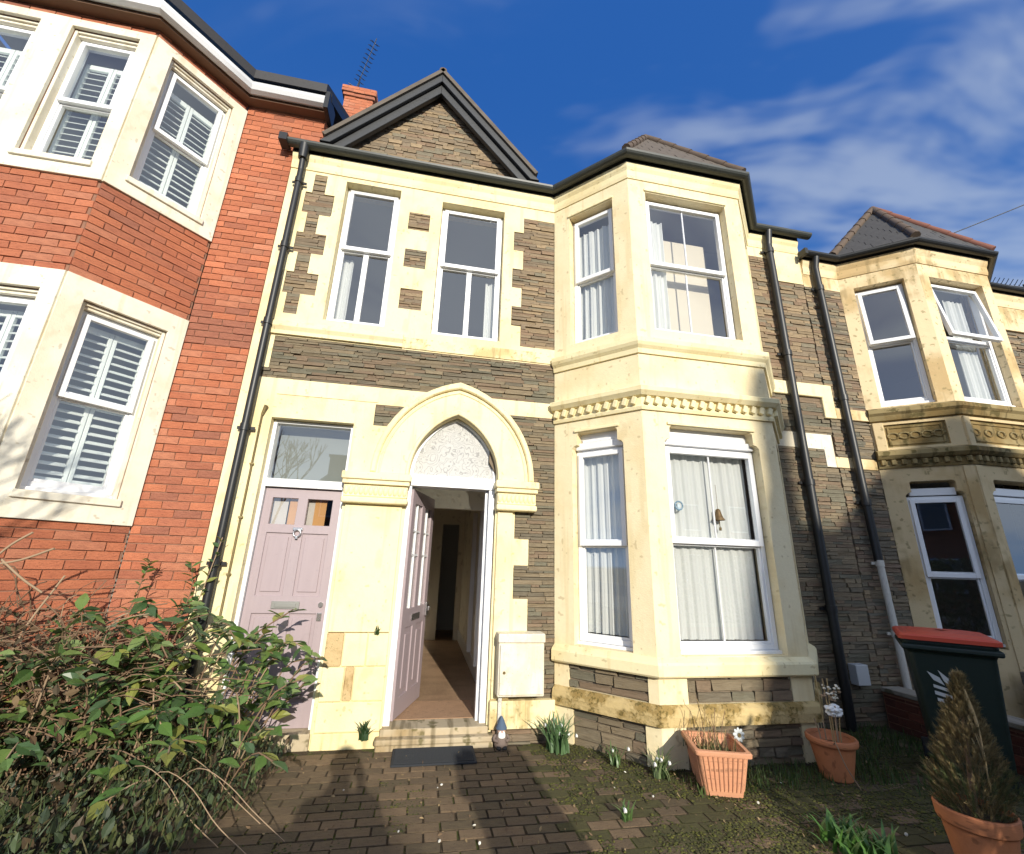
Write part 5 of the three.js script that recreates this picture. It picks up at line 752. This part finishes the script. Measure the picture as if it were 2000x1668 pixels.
{
  const s = new THREE.TorusGeometry(0.04, 0.008, 10, 28); s.translate(0, 0, 0);
  const t = thing('sun_catcher', 'blue glass ring hanging in the lower bay window', 'ornament', [2.4, 2.16, 0.575]); part('ring', s, M(0.2, 0.32, 0.42, { roughness: 0.1 }), t); part('cord', barG([0, 0.05, 0], [0, 0.35, 0], 0.0015, 0.0015, 5), mat.white, t); const g = new THREE.SphereGeometry(0.018, 12, 8); g.scale(1, 1.6, 0.7); g.translate(-0.004, -0.01, 0); part('drop', g, M(0.6, 0.72, 0.78, { roughness: 0.1 }), t);
  const u = thing('hanging_bell', 'dark bronze bell ornament hanging in the lower bay window', 'ornament', [2.82, 2.06, 0.575]); part('bell', latheG([[0.008, 0.09], [0.022, 0.08], [0.03, 0.04], [0.042, 0.005], [0.06, -0.02], [0.056, -0.022], [0.038, 0.0], [0.02, 0.06], [0, 0.07]], 20), mat.brass, u); part('cord', barG([0, 0.09, 0], [0, 0.33, 0], 0.002, 0.002, 5), mat.twig, u); part('clapper', [barG([0, 0.05, 0], [0.006, -0.09, 0], 0.004, 0.004, 6), barG([0.006, -0.09, 0], [0.006, -0.12, 0], 0.012, 0.012, 8)], mat.oldDark, u);
  const c = thing('hanging_coat', 'dark coat hanging in the hallway behind the open door', 'coat', [-0.07, 1.42, -1.38]); part('cloth', (() => { const g = new THREE.CylinderGeometry(0.05, 0.24, 0.85, 28, 8); const p = g.attributes.position; for (let i = 0; i < p.count; i++) { const a = Math.atan2(p.getZ(i), p.getX(i)), v = 0.5 - p.getY(i) / 0.85; const k = 1 + 0.16 * v * Math.sin(a * 7 + v * 2); const low = v > 0.62 ? 1 - (v - 0.62) * 1.6 : 1; p.setX(i, p.getX(i) * k * low); p.setZ(i, p.getZ(i) * k * low); } g.scale(0.9, 1, 0.9); g.computeVertexNormals(); return g; })(), M(0.02, 0.02, 0.024, { roughness: 0.95 }), c); const hk = new THREE.TorusGeometry(0.03, 0.006, 8, 16); hk.translate(0, 0.44, 0); part('hook', hk, mat.steel, c);
}

// ---------------------------------------------------------------- the overgrown bed on the left
function leafShrub(t, stems, R, maxParts, mats, sizeLo, sizeHi) {        // stems: [[points], leaves, from]
  const all = [];
  stems.forEach(([pts, n, from, r], si) => {
    const c = new THREE.CatmullRomCurve3(pts.map((p) => new THREE.Vector3(...p))); const stem = new THREE.TubeGeometry(c, 10, r, 5, false); part('stem', stem, si % 3 ? mat.twig : mat.twigPale, t);
    for (let i = 0; i < n; i++) { const u = from + (1 - from) * Math.pow((i + R() * 0.8) / n, 0.9), p = c.getPoint(Math.min(1, u)), d = c.getTangent(Math.min(1, u)); const a = i * 2.4 + R() * 0.8; const dir = new THREE.Vector3(Math.cos(a), 0.15 + R() * 0.3 - 0.45, Math.sin(a)).addScaledVector(d, 0.8).normalize(); all.push([p, dir, sizeLo + R() * (sizeHi - sizeLo), R() * 6.28]); }
  });
  const score = all.map((l) => { const q = l[0].clone().project(camera); return Math.abs(q.x) < 1 && Math.abs(q.y) < 1 ? l[2] / l[0].distanceTo(camera.position) : -1; });
  const order = all.map((_, i) => i).sort((a, b) => score[b] - score[a]); const rest = [];
  order.forEach((i, k) => {
    const [p, dir, s, roll] = all[i]; const y = dir, up = new THREE.Vector3(0, 1, 0), zed = up.clone().addScaledVector(y, -up.dot(y)); if (zed.lengthSq() < 1e-4) zed.set(1, 0, 0); zed.normalize(); zed.applyAxisAngle(y, (roll - 3.14) * 0.25); const x = y.clone().cross(zed).normalize();
    const m = new THREE.Matrix4().makeBasis(x, y, zed); const e = new THREE.Euler().setFromRotationMatrix(m);
    if (k < maxParts) { const o = shade(new THREE.Mesh(leafG, mats[Math.floor(R() * mats.length)])); o.name = 'leaf'; o.position.copy(p); o.rotation.copy(e); o.scale.set(s * 0.95, s, s); t.add(o); } else rest.push([p.toArray(), [e.x, e.y, e.z], [s * 0.95, s, s]]);
  });
  if (rest.length) scatter('foliage', leafG, leafWhite, rest, [[0.075, 0.15, 0.04], [0.11, 0.19, 0.05], [0.05, 0.1, 0.035], [0.17, 0.24, 0.07]], null, null, t);
}
{
  const R = rng(1001), t = thing('leafy_shrub', 'broad leaved green shrub spilling from the left bed across the closed door', 'shrub'), stems = [];
  for (let i = 0; i < 70; i++) { const bx_ = -2.9 + R() * 1.9, bz = 0.25 + R() * 0.8, h = 0.3 + R() * 0.5 + (bx_ < -1.7 ? 0.28 * R() : 0), lx = (R() - 0.35) * 0.5, lz = (R() - 0.25) * 0.5; stems.push([[[bx_, 0.02, bz], [bx_ + lx * 0.3, h * 0.6, bz + lz * 0.3], [bx_ + lx * 0.8, h, bz + lz * 0.8], [bx_ + lx * 1.3, h * (0.9 + R() * 0.2), bz + lz * 1.3]], 9, 0.3, 0.005]); }
  for (const s of [[[-1.3, 0.1, 0.35], [-1.1, 0.35, 0.32], [-0.95, 0.5, 0.3], [-0.85, 0.62, 0.32]], [[-1.5, 0.1, 0.3], [-1.4, 0.5, 0.28], [-1.3, 0.7, 0.28], [-1.18, 0.76, 0.32]], [[-1.6, 0.2, 0.3], [-1.45, 0.6, 0.3], [-1.4, 0.85, 0.3], [-1.36, 0.92, 0.33]], [[-1.9, 0.4, 0.35], [-1.5, 0.8, 0.32], [-1.25, 1.0, 0.3], [-1.02, 1.16, 0.32]], [[-1.8, 0.3, 0.4], [-1.5, 0.62, 0.36], [-1.3, 0.86, 0.36], [-1.2, 0.98, 0.38]], [[-2.0, 0.5, 0.3], [-1.75, 0.9, 0.25], [-1.6, 1.05, 0.26], [-1.45, 1.02, 0.34]], [[-1.4, 0.1, 0.4], [-1.2, 0.4, 0.4], [-1.05, 0.55, 0.42], [-0.92, 0.58, 0.46]], [[-2.1, 0.4, 0.4], [-1.95, 0.9, 0.35], [-1.8, 1.15, 0.32], [-1.66, 1.12, 0.36]]]) stems.push([s, 12, 0.35, 0.006]);
  for (let i = 0; i < 9; i++) { const x = -1.5 + R() * 0.35, h = 0.5 + R() * 0.5, lx = 0.25 + R() * 0.25; stems.push([[[x, 0.1, 0.4], [x + lx * 0.3, h * 0.6, 0.36], [x + lx * 0.7, h * 0.95, 0.34], [x + lx, h * (0.9 + 0.1 * R()), 0.38]], 10, 0.35, 0.005]); }
  for (let i = 0; i < 18; i++) { const x = -2.7 + R() * 1.15, z = 0.3 + R() * 0.5, h = 0.75 + R() * 0.5, lx = 0.15 + R() * 0.35; stems.push([[[x, 0.1, z], [x + lx * 0.2, h * 0.6, z], [x + lx * 0.6, h, z + 0.06], [x + lx, h * (0.9 + 0.14 * R()), z + 0.14]], 11, 0.4, 0.005]); }
  leafShrub(t, stems, R, 300, leafMats, 0.08, 0.165);
  const c = thing('climbing_stem', 'leafy stem climbing the black downpipe beside the brick flank', 'climber'), cs = [];
  for (const s of [[[-2.0, 0.6, 0.2], [-1.86, 1.0, 0.16], [-1.8, 1.35, 0.14], [-1.75, 1.72, 0.13]], [[-1.95, 0.7, 0.2], [-1.92, 1.1, 0.15], [-1.9, 1.3, 0.13], [-1.95, 1.5, 0.13]], [[-2.3, 0.8, 0.3], [-2.28, 1.15, 0.2], [-2.25, 1.42, 0.18], [-2.22, 1.5, 0.2]]]) cs.push([s, 20, 0.25, 0.004]);
  leafShrub(c, cs, R, 70, leafMats, 0.05, 0.1);
}
{
  const R = rng(1100), t = thing('twig_tangle', 'tangle of bare brown stems leaning along the brick house wall', 'brambles'), rest = [];
  for (let i = 0; i < 760; i++) {
    const long = i % 5 === 0, x = -4.2 + R() * 2.35, y = 0.2 + R() * (1.0 - Math.max(0, x + 2.9) * 0.42), z = 0.3 + R() * 0.7 + (x < -2.9 ? 0.5 : 0), L = (long ? 0.45 : 0.16) + R() * (long ? 0.55 : 0.4), a = (R() < 0.62 ? 0.35 : 1.9) + (R() - 0.5) * 1.1; const dx = Math.cos(a) * L, dy = Math.abs(Math.sin(a)) * L * 0.7, dz = (R() - 0.5) * 0.5, k = 0.09;
    const g = tubeG([[x, y, z], [x + dx * 0.35 + (R() - 0.5) * k, y + dy * 0.4 + (R() - 0.3) * k, z + dz * 0.3], [x + dx * 0.7 + (R() - 0.5) * k, y + dy * 0.75 + (R() - 0.4) * k, z + dz * 0.7], [x + dx, y + dy * 0.9, z + dz]], 0.002 + R() * R() * 0.006, 7, 5);
    if (i < 110) part('stem', g, R() < 0.4 ? mat.twigPale : mat.twig, t); else rest.push(g);
  }
  const m = part('stems', rest, mat.twig, t); m.userData.kind = 'stuff';
  // a few tall cane-like shoots that rise against the bricks
  for (const s of [[[-3.1, 0.7, 1.1], [-2.95, 1.15, 1.0], [-2.75, 1.5, 0.95]], [[-2.75, 1.5, 0.95], [-2.68, 1.6, 0.94], [-2.6, 1.68, 0.92]], [[-2.78, 1.46, 0.95], [-2.6, 1.5, 0.95], [-2.42, 1.58, 0.96]], [[-2.7, 1.5, 0.95], [-2.55, 1.38, 0.94], [-2.45, 1.3, 0.9]], [[-2.95, 0.7, 1.3], [-3.0, 1.0, 1.28], [-3.08, 1.3, 1.25]], [[-2.6, 0.5, 0.8], [-2.6, 1.0, 0.75], [-2.48, 1.4, 0.7]]]) part('shoot', tubeG(s, 0.007, 8, 6), mat.twigPale, t);
  const lv = []; for (let i = 0; i < 2600; i++) { const x = -4.2 + R() * 2.35; lv.push([[x, 0.25 + R() * 0.95 - Math.max(0, x + 2.7) * 0.3, 0.4 + R() * 0.8], [R() * 6, R() * 6, R() * 6], 0.03 + R() * 0.04]); } scatter('shade_backing_leaves', leafG, white1, lv, [[0.1, 0.06, 0.03], [0.06, 0.045, 0.025], [0.15, 0.1, 0.05], [0.05, 0.06, 0.02]], null, null, t);  // dark dry leaves added as backing, standing in for shadowed gaps between the stems
}
{
  const R = rng(1200), a = [], b = []; const top = (x, z) => 0.1 + 0.3 * sstep(1.9, 0.5, z) * sstep(-0.85, -1.5, x) + 0.1 * fbm(x * 4, z * 4, 9, 0, 0, 3);
  for (let i = 0; i < 9500; i++) { const x = -3.4 + R() * 2.55, z = 0.25 + R() * 1.75; const edge = -1.0 + 0.16 * fbm(z * 4, 3, 8, 0, 0, 2) - 0.12 * sstep(0.8, 1.7, z); if (x > edge) continue; const h = top(x, z), y = GY + h * Math.pow(R(), 0.5); (R() < 0.8 ? a : b).push([[x, y, z], [-1.7 + R() * 2.6, R() * 6, (R() - 0.5) * 1.8], R() < 0.8 ? 0.02 + R() * R() * 0.085 : [0.007 + R() * 0.006, 0.06 + R() * 0.12, 0.05]]); }
  const t = a.map((q) => [q[0], q[1], typeof q[2] === 'number' ? q[2] : 0.035]), u = b.map((q) => [q[0], q[1], typeof q[2] === 'number' ? [0.008, 0.1, 0.05] : q[2]]);
  scatter('ground_cover', leafG, leafWhite, t, [[0.04, 0.065, 0.022], [0.055, 0.085, 0.024], [0.03, 0.048, 0.02], [0.1, 0.115, 0.035], [0.09, 0.06, 0.03]], 'low dark leafy ground cover in the shaded left bed', 'ground cover');
  scatter('long_grass', bladeG, leafWhite, u, [[0.06, 0.1, 0.03], [0.09, 0.12, 0.04], [0.16, 0.14, 0.06]], 'long straggling grass among the ground cover of the left bed', 'grass');
  const br = thing('bramble_runner', 'thin pale runners arching over the shaded ground cover', 'brambles'); for (let i = 0; i < 4; i++) { const x = -1.9 + R() * 0.8, z = 0.8 + R() * 0.6, h = 0.06 * R(); part('stem', tubeG([[x, 0.25, z], [x + 0.16, 0.33 + h, z + 0.1], [x + 0.36, 0.28 + h, z + 0.2], [x + 0.55, 0.2, z + 0.3], [x + 0.75, 0.08, z + 0.36]], 0.0026, 14, 5), mat.twigPale, br); }
}
// ---------------------------------------------------------------- aerials and wire
function aerial(label, p, turn, s = 1, tilt = 0) {
  const t = thing('tv_aerial', label, 'aerial', p, turn); part('mast', barG([0, 0, 0], [0, 0.9 * s, 0], 0.014, 0.014, 8), mat.blackPipe, t);
  const m = new THREE.Matrix4().makeTranslation(0, 0.8 * s, 0).multiply(new THREE.Matrix4().makeRotationZ(tilt)); part('boom', barG([-0.2, 0, 0], [1.05 * s, 0, 0], 0.01, 0.01, 6).applyMatrix4(m), mat.steel, t);
  for (let i = 0; i < 10; i++) part('element', [barG([-0.05 + i * 0.11 * s, -0.08, -0.09], [-0.05 + i * 0.11 * s, 0.08, 0.09], 0.006, 0.006, 5), barG([-0.05 + i * 0.11 * s, -0.08, 0.09], [-0.05 + i * 0.11 * s, 0.08, -0.09], 0.006, 0.006, 5)].map((g) => g.applyMatrix4(m)), mat.blackPipe, t);
  part('reflector', [-0.12, 0, 0.12].map((y) => barG([-0.2, y, -0.16], [-0.2, y, 0.16], 0.007, 0.007, 5).applyMatrix4(m)), mat.steel, t);
}
aerial('television aerial on the brick chimney beside the gable', [-2.25, 11.0, -3.0], -1.0, 0.8, 0.7);
aerial('television aerial on the roof of the right hand house at the picture edge', [10.5, 6.3, -0.6], 2.4, 0.55, 0.5);
one('overhead_wire', tubeG([[8.0, 7.0, -0.3], [9.5, 7.55, 0.6], [12, 8.6, 2.4]], 0.008, 20, 5), mat.blackPipe, 'thin overhead wire crossing the sky at the right edge', 'wire');

// ---------------------------------------------------------------- behind the camera: front wall, gate pier, hedge, bare tree, the photographer
{
  const w = thing('front_wall', 'brick front garden wall left of the gateway behind the camera', 'wall'); part('wall', bx(-7, -0.12, -0.02, 1.32, 5.2, 5.43), M(0.3, 0.12, 0.07, { map: rep(tBrick, 1.2) }), w); part('coping', rbx(-7, -0.1, 1.325, 1.42, 5.15, 5.48, 0.012), mat.concrete, w);
  const p = thing('gate_pier', 'square brick gate pier right of the gateway behind the camera', 'pier'); part('shaft', bx(0.97, 1.47, -0.02, 1.66, 5.2, 5.7), M(0.3, 0.12, 0.07, { map: rep(tBrick, 1.2) }), p); part('cap', [rbx(0.93, 1.51, 1.665, 1.74, 5.16, 5.74, 0.012), rbx(1.0, 1.44, 1.745, 1.8, 5.24, 5.66, 0.02)], mat.concrete, p);
  const R = rng(1300), h = thing('hedge', 'clipped evergreen hedge along the street right of the gate pier', 'hedge'); const st = []; for (let i = 0; i < 40; i++) { const x = 3.1 + R() * 4.4, z = 5.35 + R() * 0.5; st.push(barG([x, 0, z], [x + (R() - 0.5) * 0.3, 1.5, z + (R() - 0.5) * 0.2], 0.014, 0.006, 5)); } part('stems', st, mat.twig, h).userData.kind = 'stuff';
  const pts = []; for (let i = 0; i < 9000; i++) { const x = 3.0 + R() * 4.6, top = 1.78 + 0.22 * (fbm(x * 3, 1, 7, 0, 0, 3) - 0.5); pts.push([[x, 0.1 + Math.pow(R(), 0.8) * top, 5.25 + R() * 0.75], [R() * 6, R() * 6, R() * 6], 0.06 + R() * 0.05]); } scatter('foliage', leafG, leafWhite, pts, [[0.04, 0.08, 0.025], [0.055, 0.1, 0.03]], null, null, h);
  const lw = thing('front_wall', 'low brick front garden wall under the hedge and beside the pier', 'wall'); part('wall', bx(1.475, 7.5, -0.02, 0.5, 5.2, 5.24), M(0.3, 0.12, 0.07, { map: rep(tBrick, 1.2) }), lw); part('coping', rbx(1.475, 7.5, 0.505, 0.56, 5.15, 5.248, 0.01), mat.concrete, lw);
  const tr = thing('bare_tree', 'small bare tree in the left front corner behind the camera', 'tree', [-2.75, 0, 5.0]); const seg = [], fine = [];
  const grow = (p, d, L, r, n) => { const e = p.clone().addScaledVector(d, L); (r > 0.008 ? seg : fine).push(barG(p.toArray(), e.toArray(), r, r * 0.72, 6)); if (n <= 0) return; const k = n > 3 ? 2 : 3; for (let i = 0; i < k; i++) { const q = d.clone().add(new THREE.Vector3((R() - 0.5) * 1.3, (R() - 0.25) * 0.7, (R() - 0.5) * 1.3)).normalize(); grow(e, q, L * (0.68 + R() * 0.2), r * 0.66, n - 1); } };
  grow(new THREE.Vector3(0, 0, 0), new THREE.Vector3(-0.05, 1, 0), 1.1, 0.06, 6); part('trunk', seg, mat.twig, tr); part('twigs', fine, mat.twig, tr);
}
{
  // the photographer, standing in the gateway and holding both hands up to the lens
  const t = thing('person', 'person in dark jacket standing in the gateway, both hands raised', 'person', [0.06, 0, 4.98]);
  const V = (x, y, z) => new THREE.Vector3(x, y, z);
  function blob(name, bones, m, c, half, res, k = 0.03, extra = []) {
    const mc = new MarchingCubes(res, m, false, false, 120000); mc.isolation = 0; const N = mc.size, f = mc.field, p = V(), ab = V(), ap = V();
    for (let z = 0; z < N; z++) for (let y = 0; y < N; y++) for (let x = 0; x < N; x++) {
      p.set((x - N / 2) / (N / 2) * half + c.x, (y - N / 2) / (N / 2) * half + c.y, (z - N / 2) / (N / 2) * half + c.z); let d = 1;
      for (const [a, b, ra, rb] of bones) { ab.copy(b).sub(a); ap.copy(p).sub(a); const u = clamp(ap.dot(ab) / Math.max(1e-9, ab.lengthSq())); const q = ap.addScaledVector(ab, -u).length() - (ra + (rb - ra) * u); const h = clamp(0.5 + 0.5 * (d - q) / k); d = d * (1 - h) + q * h - k * h * (1 - h); }
      f[x + y * N + z * N * N] = -d;
    }
    mc.update(); const n = mc.count, g = new THREE.BufferGeometry(); g.setAttribute('position', new THREE.BufferAttribute(mc.positionArray.slice(0, n * 3), 3)); g.setAttribute('normal', new THREE.BufferAttribute(mc.normalArray.slice(0, n * 3), 3)); g.scale(half, half, half); g.translate(c.x, c.y, c.z); return part(name, g, m, t);
  }
  const skin = M(0.5, 0.3, 0.22, { roughness: 0.6 }), cloth = M(0.03, 0.035, 0.05, { roughness: 0.95 }), jeans = M(0.04, 0.055, 0.1, { roughness: 0.95 });
  blob('jacket', [[V(0, 0.98, 0), V(0, 1.25, 0), 0.155, 0.165], [V(-0.1, 1.38, 0), V(0.1, 1.38, 0), 0.1, 0.1], [V(0, 1.25, 0), V(0, 1.43, 0), 0.15, 0.07], [V(-0.19, 1.4, 0), V(-0.27, 1.15, -0.06), 0.065, 0.055], [V(-0.27, 1.15, -0.06), V(-0.1, 1.4, -0.27), 0.052, 0.038], [V(0.19, 1.4, 0), V(0.27, 1.15, -0.06), 0.065, 0.055], [V(0.27, 1.15, -0.06), V(0.1, 1.4, -0.27), 0.052, 0.038]], cloth, V(0, 1.2, -0.05), 0.5, 70);
  blob('trousers', [[V(-0.08, 0.96, 0), V(0.08, 0.96, 0), 0.13, 0.13], [V(-0.1, 0.9, 0), V(-0.11, 0.5, -0.01), 0.095, 0.065], [V(-0.11, 0.5, -0.01), V(-0.12, 0.1, 0.02), 0.06, 0.05], [V(0.1, 0.9, 0), V(0.11, 0.5, -0.01), 0.095, 0.065], [V(0.11, 0.5, -0.01), V(0.12, 0.1, 0.02), 0.06, 0.05]], jeans, V(0, 0.55, 0), 0.62, 72);
  for (const s of [-1, 1]) blob('shoe', [[V(s * 0.12, 0.06, 0.03), V(s * 0.13, 0.045, -0.14), 0.05, 0.036]], mat.dark, V(s * 0.125, 0.06, -0.05), 0.17, 32);
  blob('head', [[V(0, 1.44, 0.01), V(0, 1.54, 0), 0.05, 0.052], [V(0, 1.64, 0.01), V(0, 1.65, 0.01), 0.088, 0.088], [V(0, 1.57, -0.045), V(0, 1.6, -0.03), 0.045, 0.06], [V(0, 1.63, -0.085), V(0, 1.605, -0.105), 0.009, 0.014], [V(-0.088, 1.6, 0.015), V(-0.092, 1.645, 0.02), 0.012, 0.016], [V(0.088, 1.6, 0.015), V(0.092, 1.645, 0.02), 0.012, 0.016], [V(-0.02, 1.565, -0.083), V(0.02, 1.565, -0.083), 0.009, 0.009]], skin, V(0, 1.58, 0), 0.19, 64, 0.016);
  blob('hair', [[V(0, 1.675, 0.025), V(0, 1.66, 0.04), 0.092, 0.085], [V(0, 1.6, 0.06), V(0, 1.66, 0.05), 0.06, 0.07]], mat.twig, V(0, 1.65, 0.03), 0.15, 40, 0.02);
  for (const s of [-1, 1]) { const e = new THREE.SphereGeometry(0.011, 10, 8); e.translate(s * 0.033, 1.632, -0.074); part('eye', e, mat.white, t); const b = [], o = V(s * 0.09, 1.43, -0.3); b.push([o, V(s * 0.075, 1.5, -0.335), 0.03, 0.032]); for (let i = 0; i < 4; i++) { const y = 1.475 + i * 0.02, L = [0.06, 0.07, 0.075, 0.068][i], a = V(s * 0.075, y, -0.35), m1 = V(s * 0.06, y + 0.008, -0.35 - L * 0.5), e1 = V(s * (0.06 - L * 0.45), y + 0.01, -0.35 - L * 0.6); b.push([a, m1, 0.0095, 0.0085], [m1, e1, 0.0085, 0.007]); } b.push([V(s * 0.075, 1.47, -0.32), V(s * 0.045, 1.49, -0.325), 0.012, 0.011], [V(s * 0.045, 1.49, -0.325), V(s * 0.025, 1.515, -0.335), 0.01, 0.009]); blob('hand', b, skin, V(s * 0.065, 1.48, -0.345), 0.1, 64, 0.008); }
}

scene.traverse((o) => { if (o.isMesh) { o.castShadow = true; o.receiveShadow = true; } });
renderer.render(scene, camera);
